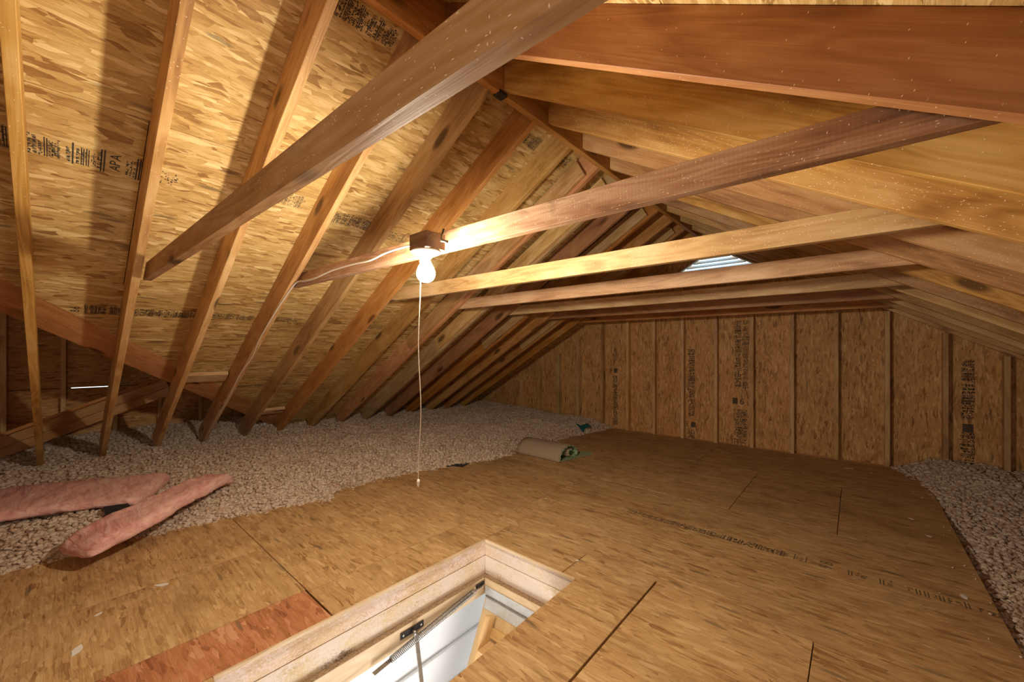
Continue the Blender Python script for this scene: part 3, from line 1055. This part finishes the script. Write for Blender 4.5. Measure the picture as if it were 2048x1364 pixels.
for sgn in (-1, 1):
    a = Vector((XR + sgn * (XR - vx0), YO - 0.004, vz0)); b = Vector((XR, YO - 0.004, vz1))
    m = frame((a + b) / 2, (b - a), (0, 1, 0))
    block('frame_strip', ((b - a).length, 0.05, 0.014), m, M['vent_white'], vent, 0.001)
abox('frame_strip', vx0, vx1, YO - 0.03, YO + 0.02, vz0 - 0.008, vz0 + 0.006, M['vent_white'], vent, 0.001)

# ------------------------------------------------------------------ lamp: block, porcelain holder, bulb
bx, by = -1.415, 1.055
lamp = empty('bulb_fixture', (bx, by, 1.70))
tag(lamp, 'bare glowing bulb in a white porcelain holder on a dark wooden block', 'light bulb')
abox('mounting_block', -1.475, -1.352, 1.01, 1.112, 1.636, 1.708, M['box_brown'], lamp, 0.003)
me = lathe_mesh([(0, 0.0), (0.062, 0.0), (0.065, -0.003), (0.063, -0.008), (0.045, -0.017), (0.028, -0.021), (0.026, -0.030), (0.022, -0.032), (0, -0.032)])
link_mesh('lamp_holder', me, M['porcelain'], lamp, Matrix.Translation((bx, by, 1.636)))
me = lathe_mesh([(0, 0), (0.014, 0), (0.0155, -0.012), (0.021, -0.026), (0.028, -0.042), (0.0325, -0.058), (0.0335, -0.070), (0.031, -0.084), (0.024, -0.097), (0.012, -0.105), (0, -0.107)])
b_ = link_mesh('bulb', me, M['bulb'], lamp, Matrix.Translation((bx, by, 1.606)) @ Matrix.Diagonal((1.2, 1.2, 1.0, 1)))
tag(b_, 'glowing white glass bulb')
me = tube_mesh([(bx + .085, 1.085, 1.72), (bx + 0.09, 1.07, 1.69), (bx + 0.10, 1.06, 1.665), (bx + .12, 1.08, 1.66)], 0.006, 6)
link_mesh('cable_clamp', me, M['steel'], lamp)

cpts = [(-1.425, 1.03, 1.60)] + [(-1.424 + 0.004 * math.sin(i * 0.6), 1.028 + 0.004 * math.cos(i * .5), 1.585 - i * 0.05) for i in range(1, 20)]
cpts = [Vector(p) for p in cpts]
pc = empty('pull_cord', (-1.424, 1.028, 1.60))
tag(pc, 'thin white pull cord hanging from the bulb holder down to the floor hatch', 'cord')
link_mesh('cord', tube_mesh(cpts, 0.0022, 6), M['cord'], pc)
tip = cpts[-1]
me = lathe_mesh([(0, 0.012), (0.004, 0.01), (0.007, 0.0), (0.006, -0.012), (0.003, -0.022), (0, -0.024)], 12)
link_mesh('cord_knot', me, M['cord'], pc, Matrix.Translation(tip))


def catmull(pts, n=8):
    pts = [Vector(p) for p in pts]
    P = [2 * pts[0] - pts[1]] + pts + [2 * pts[-1] - pts[-2]]
    out = []
    for i in range(1, len(P) - 2):
        for j in range(n):
            t = j / n
            a, b, c, d = P[i - 1], P[i], P[i + 1], P[i + 2]
            out.append(0.5 * ((2 * b) + (c - a) * t + (2 * a - 5 * b + 4 * c - d) * t * t + (3 * b - a - 3 * c + d) * t ** 3))
    out.append(pts[-1])
    return out


zz = lambda x, d=0.0: zl(x) - 0.006 + d
cab = [(-1.50, 1.085, 1.685), (-1.62, 1.090, 1.698), (-1.80, 1.097, 1.70), (-1.95, 1.092, 1.683), (-2.15, 1.092, 1.690), (-2.4, 1.095, 1.69), (-2.62, 1.092, 1.672), (-2.80, 1.092, 1.672),
       (-2.93, 1.088, zz(-2.93, -0.012)), (-3.06, 1.079, zz(-3.06)), (-3.25, 1.067, zz(-3.25)), (-3.6, 1.062, zz(-3.6)), (-3.85, 1.078, zz(-3.85)), (-4.1, 1.062, zz(-4.1)), (-4.4, 1.070, zz(-4.4)), (-4.65, 1.075, zz(-4.65)),
       (-4.85, 1.068, zz(-4.85)), (-5.1, 1.075, zz(-5.1)), (-5.35, 1.068, zz(-5.35)), (-5.5, 1.08, zz(-5.5))]
cb = link_mesh('electric_cable', tube_mesh(catmull(cab, 7), 0.0055, 6), M['cable'])
tag(cb, 'white electric cable running from the bulb along the tie and down a rafter', 'cable')

# ------------------------------------------------------------------ hatch with folding ladder
hatch = empty('attic_hatch', (HX0, HY1, -0.33))
tag(hatch, 'open attic hatch in the boards with dusty pale framing and a pale jamb', 'hatch')
for z0, z1 in ((-0.105, -0.018), (-0.222, -0.108)):
    abox('framing_board', HX0 - 0.038, HX0, HY0 - 0.04, HY1 + 0.04, z0, z1, M['dusty'], hatch, along='y')
    abox('framing_board', HX1, HX1 + 0.038, HY0 - 0.04, HY1 + 0.04, z0, z1, M['dusty'], hatch, along='y')
    abox('framing_board', HX0 + 0.001, HX1 - 0.001, HY1, HY1 + 0.038, z0, z1, M['dusty'], hatch)
    abox('framing_board', HX0 + 0.001, HX1 - 0.001, HY0 - 0.038, HY0, z0, z1, M['dusty'], hatch)
# thin board edge round the opening, slightly proud
abox('edge_strip', HX0 - 0.001, HX0 + 0.010, HY0, HY1, -0.017, 0.001, M['jamb'], hatch, along='y')
abox('edge_strip', HX0 + 0.011, HX1, HY1 - 0.010, HY1 + 0.001, -0.017, 0.001, M['jamb'], hatch)
JX0, JX1, JY0, JY1 = HX0 + 0.026, HX1 - 0.028, HY0 + 0.028, HY1 - 0.030
JZ0, JZ1 = -0.33, -0.226
abox('jamb_board', JX0 - 0.025, JX0, JY0, JY1, JZ0, JZ1, M['jamb'], hatch, along='y')
abox('jamb_board', JX1, JX1 + 0.025, JY0, JY1, JZ0, JZ1, M['jamb'], hatch, along='y')
abox('jamb_board', JX0, JX1, JY1, JY1 + 0.029, JZ0, JZ1, M['jamb'], hatch)
abox('jamb_board', JX0, JX1, JY0 - 0.025, JY0, JZ0, JZ1, M['jamb'], hatch)
for q in ((HX0 - 0.002, JX0 - 0.001, HY0, HY1 - 0.001, 'y'), (JX0, HX1, JY1 + 0.001, HY1 + 0.002, 'x')):
    abox('dust_lip', *q[:4], -0.2255, -0.2215, M['dust_lip'], hatch, 0.001, along=q[4])
# hinge plate at the far jamb
abox('hinge_plate', JX0 + 0.01, JX1 - 0.01, JY1 - 0.004, JY1 - 0.001, -0.345, -0.272, M['zinc'], hatch, 0.0008)
me_pts = [(JX0 + 0.02 + i * 0.012, JY1 - 0.008, -0.330 + 0.002 * (i % 2)) for i in range(46)]
link_mesh('hinge_pin', tube_mesh(me_pts, 0.0045, 6), M['steel'], hatch)

lad = empty('folding_ladder', (JX0, JY1, -0.34))
tag(lad, 'folding wooden attic ladder hanging down from the far end of the hatch', 'ladder')
dv = Vector((0, -0.42, -0.907)).normalized()          # down the ladder
nv = Vector((0, -dv.z, dv.y)).normalized()            # out of the door panel
if nv.y > 0: nv = -nv
org = Vector((0, JY1 - 0.01, -0.335))
LL = 1.35
# door panel behind the ladder
pm = frame(org + dv * LL / 2 + Vector(((JX0 + JX1) / 2, 0, 0)) - nv * 0.012, dv, (1, 0, 0))
block('door_panel', (LL, JX1 - JX0 - 0.03, 0.012), pm, M['ladder'], lad)
pm = frame(org + dv * 0.03 + Vector(((JX0 + JX1) / 2, 0, 0)) - nv * 0.004, dv, (1, 0, 0))
block('hinge_plate', (0.06, JX1 - JX0 - 0.05, 0.002), pm, M['zinc'], lad, 0.0005)
for xx in (JX0 + 0.13, JX1 - 0.10):
    m = frame(org + dv * (0.06 + (LL - .06) / 2) + Vector((xx, 0, 0)) + nv * 0.05, dv, nv)
    block('stringer', (LL - 0.06, 0.09, 0.020), m, M['ladder'], lad)
for i in range(5):
    p = org + dv * (0.22 + 0.25 * i) + Vector(((JX0 + 0.14 + JX1 - 0.11) / 2, 0, 0)) + nv * 0.05
    m = frame(p, (1, 0, 0), (0, 1, 0))
    block('tread', (JX1 - JX0 - 0.25, 0.10, 0.019), m, M['ladder'], lad)
m = frame(org + dv * 0.15 + Vector(((JX0 + JX1) / 2, 0, 0)) + nv * 0.006, (1, 0, 0), dv)
block('cleat', (JX1 - JX0 - 0.22, 0.05, 0.02), m, M['ladder'], lad)

sp = empty('ladder_spring', (JX0 + 0.02, JY1 - 0.03, -0.27))
tag(sp, 'long coiled steel spring stretched along the hatch opening', 'spring')
A = Vector((JX0 + 0.014, JY1 - 0.025, -0.252)); B = Vector((JX0 + 0.034, 1.00, -0.335))
u = (B - A); Ls = u.length; u.normalize()
s1 = u.cross(Vector((0, 0, 1))).normalized(); s2 = u.cross(s1)
hel = []
turns = 72
n0 = turns * 9
for i in range(n0 + 1):
    t = i / n0
    a = t * turns * 2 * math.pi
    rr = 0.0145 if 0.03 < t < 0.97 else 0.006
    hel.append(A + u * (Ls * (0.08 + 0.84 * t)) + (s1 * math.cos(a) + s2 * math.sin(a)) * rr)
link_mesh('coil', tube_mesh(hel, 0.0026, 5), M['steel'], sp)
link_mesh('spring_end', tube_mesh([A, A + u * 0.02 + s2 * 0.006, A + u * Ls * 0.08], 0.0035, 6), M['black_steel'], sp)
m = frame(B - u * 0.035, u, s1)
block('end_plate', (0.10, 0.026, 0.004), m, M['steel'], sp, 0.0015)
block('hook_plate', (0.07, 0.02, 0.006), frame((JX0 + 0.006, JY1 - 0.045, -0.250), (0, 1, 0), (0, 0, 1)), M['black_steel'], sp, 0.001)

arm = empty('hatch_arm', (JX0 + 0.01, 1.22, -0.27))
tag(arm, 'flat steel hatch arm hinged on a black bracket screwed to the jamb', 'metal arm')
block('bracket', (0.145, 0.034, 0.004), frame((JX0 + 0.003, 1.225, -0.268), (0, 1, 0), (0, 0, 1)), M['black_steel'], arm, 0.001)
for yy in (1.17, 1.28):
    me = lathe_mesh([(0, 0.003), (0.005, 0.002), (0.006, 0), (0, 0)], 10)
    link_mesh('screw', me, M['zinc'], arm, Matrix.Translation((JX0 + 0.006, yy, -0.268)) @ Matrix.Rotation(math.pi / 2, 4, 'Y'))
me = tube_mesh([(JX0 + 0.005, 1.225, -0.272), (JX0 + 0.04, 1.225, -0.272)], 0.011, 12)
link_mesh('pivot', me, M['steel'], arm)
a0 = Vector((JX0 + 0.035, 1.225, -0.265)); a1 = Vector((JX0 + 0.035, 1.33, -1.10))
block('bar', ((a1 - a0).length, 0.024, 0.005), frame((a0 + a1) / 2, a1 - a0, (0, 1, 0.1)), M['steel'], arm, 0.001)

# ------------------------------------------------------------------ the room below the hatch
room = empty('wall_below', (-1.98, 1, -2.75), kind='structure')
abox('wall_board', -2.02, -1.98, -0.6, 3.2, -2.75, -0.335, M['white'], room, 0)
abox('wall_board', -2.0, -0.2, 3.2, 3.24, -2.75, -0.335, M['white'], room, 0)
abox('wall_board', -0.30, -0.26, -0.6, 3.2, -2.75, -0.335, M['white'], room, 0)
abox('wall_board', -2.0, -0.2, -0.64, -0.6, -2.75, -0.335, M['white'], room, 0)
abox('floor_board', -2.0, -0.2, -0.6, 3.2, -2.79, -2.75, M['white'], room, 0)
# ceiling board of that room round the opening
abox('ceiling_board', -2.02, JX0 - 0.026, -0.6, 3.2, -0.345, -0.332, M['white'], room, 0)
abox('ceiling_board', JX1 + 0.026, -0.26, -0.6, 3.2, -0.345, -0.332, M['white'], room, 0)
abox('ceiling_board', JX0 - 0.026, JX1 + 0.026, JY1 + 0.026, 3.2, -0.345, -0.332, M['white'], room, 0)
abox('ceiling_board', JX0 - 0.026, JX1 + 0.026, -0.6, JY0 - 0.026, -0.345, -0.332, M['white'], room, 0)
door = empty('door_1', (-1.97, 1.5, -2.75), kind='structure')
abox('door_casing', -1.979, -1.96, 0.85, 1.98, -0.80, -0.71, M['white'], door, 0.003, along='y')
abox('door_casing', -1.979, -1.955, 0.80, 2.03, -0.71, -0.695, M['white'], door, 0.003, along='y')
abox('door_casing', -1.979, -1.96, 1.89, 1.98, -2.75, -0.80, M['white'], door, 0.003)
abox('door_leaf', -1.978, -1.968, 0.95, 1.89, -2.75, -0.80, M['white'], door, 0.002)
for ya, yb in ((1.05, 1.38), (1.46, 1.79)):
    abox('door_panel', -1.969, -1.962, ya, yb, -1.55, -0.92, M['white'], door, 0.006)

# ------------------------------------------------------------------ loose-fill insulation
def lerp(x, xs, ys):
    return float(np.interp(x, xs, ys))


EY = [-2.5, -0.6, -0.2, 0.4, 0.9, 1.44, 1.55, 2.17, 2.8, 3.40, 3.6, 4.3, 5.0, 5.7]
EX = [-3.42, -3.44, -3.45, -3.46, -3.36, -3.18, -3.34, -3.32, -3.12, -2.98, -3.10, -3.02, -2.92, -2.86]


def nz(x, y, s, o=0.0): return mnoise.noise((x * s + o, y * s - o, o * 0.7))


def hl(x, y):
    e = lerp(y, EY, EX) + 0.06 * nz(x, y, 5, 3) + 0.04 * nz(x, y, 14, 9)
    d = e - x
    if d < -0.02: return -0.05
    t = min(1.0, max(0.0, d / 0.45))
    base = 0.115 * (t * (2 - t)) ** 0.8
    base += 0.075 * min(1.0, max(0.0, (d - 0.4) / 1.7))
    if x < -5.6: base += 0.10 * min(1.0, (-5.6 - x) / 0.7)
    return base + (0.03 * nz(x, y, 2.2) + 0.022 * nz(x, y, 6, 5) + 0.012 * nz(x, y, 16, 2)) * min(1, t * 1.5) - 0.012


RY = [-2.6, 4.1, 4.5, 5.0, 5.3, 5.7]
RX = [0.50, 0.50, 0.47, 0.44, 0.40, 0.22]


def hr(x, y):
    e = lerp(y, RY, RX) + 0.03 * nz(x, y, 7, 1)
    d = x - e
    if d < -0.01: return -0.09
    far = max(0.0, min(1.0, (y - 3.9) / 1.2))
    base = -0.045 + far * 0.03 + (0.10 * far + 0.02) * min(1, d / 0.4)
    if 0.55 < x < 1.0 and y > 5.0: base += 0.03
    return base + (0.02 * nz(x, y, 3) + 0.018 * nz(x, y, 8, 5)) * min(1, d * 5)


def make_fill(name, x0, x1, y0, y1, h, label, step=0.035, strays=None):
    nx = int((x1 - x0) / step) + 1
    ny = int((y1 - y0) / step) + 1
    X = np.linspace(x0, x1, nx); Y = np.linspace(y0, y1, ny)
    V = np.zeros((nx * ny, 3), dtype=np.float32)
    for i, x in enumerate(X):
        for j, y in enumerate(Y):
            V[i * ny + j] = (x, y, h(x, y) - 0.008)
    idx = np.arange(nx * ny).reshape(nx, ny)
    Q = np.stack([idx[:-1, :-1], idx[1:, :-1], idx[1:, 1:], idx[:-1, 1:]], -1).reshape(-1, 4)
    # clumps: jittered low icospheres strewn over the surface, denser near the viewer
    bm = bmesh.new(); bmesh.ops.create_icosphere(bm, subdivisions=1, radius=1)
    bm.verts.ensure_lookup_table()
    iv = np.array([v.co[:] for v in bm.verts], dtype=np.float32)
    itri = np.array([[v.index for v in f.verts] for f in bm.faces])
    bm.free()
    rg = np.random.default_rng(11)
    pts = []
    sp_ = 0.021
    yy = y0
    cx = x0
    while cx < x1:
        cy = y0
        while cy < y1:
            jx = cx + rg.uniform(-0.5, 0.5) * 0.03; jy = cy + rg.uniform(-0.5, 0.5) * 0.03
            fwd = -0.656 * jx + 0.755 * jy
            lat = 0.755 * jx + 0.656 * jy
            dist = math.hypot(jx, jy)
            if fwd > 0.2 and abs(lat) < fwd * 1.42 + 0.25:
                z = h(jx, jy)
                if z <= -0.045 and strays is not None:
                    g = strays(jx, jy)
                    if g > 0 and rg.uniform() < 0.07 * math.exp(-g / 0.05) + 0.0006 * (g < 0.5):
                        s = rg.uniform(0.003, 0.007)
                        pts.append((jx, jy, s * 0.6, s))
                elif z > -0.045:
                    s = rg.uniform(0.008, 0.017) * (1.0 if dist < 4 else 1.25)
                    pts.append((jx, jy, z + rg.uniform(-0.008, 0.006), s))
            cy += sp_ if math.hypot(cx, cy) < 4.0 else 0.030
        cx += sp_ if abs(cx) < 4.6 else 0.030
    P = np.array(pts, dtype=np.float32)
    n = len(P)
    J = 1 + rg.uniform(-0.26, 0.26, size=(n, len(iv), 1)).astype(np.float32)
    SC = np.stack([rg.uniform(.75, 1.35, n), rg.uniform(.75, 1.35, n), rg.uniform(.6, 1.0, n)], -1).astype(np.float32)
    W = iv[None] * J * SC[:, None, :] * P[:, None, 3:4] + P[:, None, :3]
    W = W.reshape(-1, 3)
    T = (itri[None] + (np.arange(n) * len(iv))[:, None, None]).reshape(-1, 3) + len(V)
    me = bpy.data.meshes.new(name)
    allv = np.concatenate([V, W])
    me.vertices.add(len(allv)); me.vertices.foreach_set('co', allv.ravel())
    loops = np.concatenate([Q.ravel(), T.ravel()]).astype(np.int32)
    me.loops.add(len(loops)); me.loops.foreach_set('vertex_index', loops)
    starts = np.concatenate([np.arange(len(Q)) * 4, len(Q) * 4 + np.arange(len(T)) * 3]).astype(np.int32)
    me.polygons.add(len(starts)); me.polygons.foreach_set('loop_start', starts)
    me.polygons.foreach_set('use_smooth', np.ones(len(starts), dtype=bool))
    me.update(calc_edges=True)
    o = link_mesh(name, me, M['fill'])
    tag(o, label, 'insulation', None, 'stuff')
    print(name, n, 'clumps')
    return o


make_fill('loose_insulation', -6.5, -2.45, -1.4, 5.68, hl, 'pinkish beige loose-fill insulation heaped along the slope behind the bulb', strays=lambda x, y: x - lerp(y, EY, EX))
make_fill('loose_insulation', -0.1, 3.4, 1.3, 5.68, hr, 'grey-pink loose-fill insulation beyond the open edge of the floor boards', strays=lambda x, y: lerp(y, RY, RX) - x)

# ------------------------------------------------------------------ pink batts
def batt(name, spine, widths, th, label, zoff=0.0):
    """a soft slab swept along a spine of (x, y, z) with half widths"""
    P = catmull(spine, 8)
    Wd = np.interp(np.linspace(0, 1, len(P)), np.linspace(0, 1, len(widths)), widths)
    bm = bmesh.new()
    rings = []
    prof = [(-1, 0.1), (-1.03, 0.5), (-0.94, 0.92), (-0.6, 1.02), (-0.2, 1.0), (0.2, 1.0), (0.6, 1.02), (0.94, 0.92), (1.03, 0.5), (1, 0.1), (0.5, 0), (-0.5, 0)]
    for i, p in enumerate(P):
        t = (P[min(i + 1, len(P) - 1)] - P[max(i - 1, 0)]).normalized()
        s = Vector((t.y, -t.x, 0)).normalized()
        e = min(1, 0.55 + 0.45 * min(i, len(P) - 1 - i) / 2.0)
        ring = []
        for k, (a, b) in enumerate(prof):
            w = Wd[i] * (1 + 0.10 * nz(p.x + k, p.y, 6, k)) * (0.9 + 0.1 * e)
            hh = th * e * (1 + 0.16 * nz(p.x, p.y, 9, k * 0.6))
            q = p + s * a * w + Vector((0, 0, b * hh + 0.012 * nz(p.x * 3, p.y * 3, 4, k)))
            ring.append(bm.verts.new(q))
        rings.append(ring)
    n = len(prof)
    for a, b in zip(rings, rings[1:]):
        for k in range(n): bm.faces.new((a[k], a[(k + 1) % n], b[(k + 1) % n], b[k]))
    bm.faces.new(rings[0][::-1]); bm.faces.new(rings[-1])
    bmesh.ops.recalc_face_normals(bm, faces=bm.faces)
    o = link_mesh(name, mesh_from_bm(bm, name, True), M['batt'])
    md = o.modifiers.new('sub', 'SUBSURF'); md.levels = 1; md.render_levels = 2
    tex = bpy.data.textures.new('fibre', 'CLOUDS'); tex.noise_scale = 0.05
    dm = o.modifiers.new('fluff', 'DISPLACE'); dm.texture = tex; dm.strength = 0.014; dm.texture_coords = 'GLOBAL'
    tag(o, label, 'insulation batt', 'torn pink insulation batts')
    return o


batt('insulation_batt', [(-4.45, -0.75, 0.10), (-4.35, -0.3, 0.12), (-4.25, 0.0, 0.13), (-4.10, 0.28, 0.13), (-4.0, 0.50, 0.12)], [0.40, 0.38, 0.34, 0.30, 0.34], 0.085,
     'wide flat pink fibreglass batt lying in the insulation at the edge of the picture')
batt('insulation_batt', [(-3.86, 0.88, 0.13), (-3.72, 0.72, 0.15), (-3.50, 0.50, 0.145), (-3.32, 0.26, 0.12), (-3.22, 0.05, 0.07)], [0.09, 0.13, 0.12, 0.17, 0.14], 0.085,
     'narrow bent pink fibreglass batt reaching to the edge of the floor boards')

# scraps of black felt and teal plastic
def scrap(name, pts, th, mat, label, cat):
    bm = bmesh.new()
    vs = [bm.verts.new(p) for p in pts]
    c = bm.verts.new(sum((Vector(p) for p in pts), Vector()) / len(pts) + Vector((0, 0, 0.004)))
    fs = [bm.faces.new((vs[i], vs[(i + 1) % len(vs)], c)) for i in range(len(vs))]
    e = bmesh.ops.extrude_face_region(bm, geom=fs)
    bmesh.ops.translate(bm, vec=(0, 0, th), verts=[v for v in e['geom'] if isinstance(v, bmesh.types.BMVert)])
    bmesh.ops.recalc_face_normals(bm, faces=bm.faces)
    o = link_mesh(name, mesh_from_bm(bm, name), M[mat])
    tag(o, label, cat)


scrap('felt_scrap', [(-3.78, 0.20, 0.16), (-3.70, 0.31, 0.17), (-3.58, 0.33, 0.155), (-3.52, 0.25, 0.14), (-3.66, 0.20, 0.145)], 0.004, 'black_paper', 'black felt scrap lying between the two pink batts', 'scrap')
scrap('felt_scrap', [(-3.36, 2.50, 0.02), (-3.22, 2.56, 0.003), (-3.16, 2.70, 0.003), (-3.06, 2.74, 0.003), (-3.10, 2.88, 0.003), (-3.19, 2.78, 0.003), (-3.26, 2.80, 0.01), (-3.28, 2.64, 0.02)], 0.003, 'black_paper', 'torn dark scrap on the boards before the carpet roll', 'scrap')
scrap('plastic_scrap', [(-3.12, 5.02, 0.13), (-3.05, 5.06, 0.10), (-2.98, 5.12, 0.13), (-2.92, 5.12, 0.095), (-2.98, 5.05, 0.07), (-2.965, 5.0, 0.02), (-2.99, 5.0, 0.02), (-3.03, 5.0, 0.07)], 0.006, 'teal', 'small teal plastic scrap on the insulation near the gable wall', 'scrap')

# ------------------------------------------------------------------ carpet roll
roll = empty('carpet_roll', (-2.66, 3.75, 0))
tag(roll, 'rolled carpet remnant, beige outside and green inside, at the edge of the insulation', 'carpet')


def roll_mesh(off, th, end, x0=-3.0, x1=-2.40):
    # cross section: from the floor up and over as an arch, then curling inside
    pts = []
    cx, R1 = 3.72, 0.155
    ctrl = [(3.545, 0.004), (3.535, 0.03), (3.56, 0.085), (3.62, 0.130), (3.70, 0.150), (3.79, 0.140), (3.86, 0.105), (3.90, 0.055), (3.88, 0.02), (3.80, 0.012), (3.73, 0.035), (3.71, 0.075), (3.74, 0.105), (3.79, 0.095)]
    C2 = catmull([(0, a, b) for a, b in ctrl[:end]], 6)
    bm = bmesh.new()
    rows = []
    nx = 10
    for i, p in enumerate(C2):
        t = (C2[min(i + 1, len(C2) - 1)] - C2[max(i - 1, 0)]).normalized()
        nrm_ = Vector((0, -t.z, t.y))
        rows.append([(x0 + (x1 - x0) * k / nx + 0.006 * math.sin(i * 1.3 + k), p, nrm_) for k in range(nx + 1)])
    g0 = [[bm.verts.new((x, (p + n_ * off).y, max(0.002, (p + n_ * off).z + 0.004 * nz(x, p.y, 9)))) for x, p, n_ in row] for row in rows]
    g1 = [[bm.verts.new((x, (p + n_ * (off + th)).y, max(0.002, (p + n_ * (off + th)).z + 0.004 * nz(x, p.y, 9)))) for x, p, n_ in row] for row in rows]
    for g in (g0, g1):
        for i in range(len(g) - 1):
            for k in range(nx): bm.faces.new((g[i][k], g[i + 1][k], g[i + 1][k + 1], g[i][k + 1]))
    for i in range(len(g0) - 1):
        for k in (0, nx): bm.faces.new((g0[i][k], g0[i + 1][k], g1[i + 1][k], g1[i][k]))
    for i in (0, -1):
        for k in range(nx): bm.faces.new((g0[i][k], g0[i][k + 1], g1[i][k + 1], g1[i][k]))
    bmesh.ops.recalc_face_normals(bm, faces=bm.faces)
    return mesh_from_bm(bm, 'roll', True)


link_mesh('pile', roll_mesh(0.0, 0.008, 14), M['carpet'], roll)
o = link_mesh('backing', roll_mesh(-0.0085, 0.008, 14, -2.998, -2.392), M['carpet_back'], roll)
tag(o, 'pale green foam backing')
o = prism('loose_corner', [(-2.62, 3.60), (-2.392, 3.58), (-2.36, 3.80), (-2.30, 4.06), (-2.36, 4.12), (-2.62, 3.98)], 0.008, Matrix.Translation((0, 0, 0.0105)), M['carpet_back'], roll, 0.002)
tag(o, 'flat green corner of the carpet on the floor')
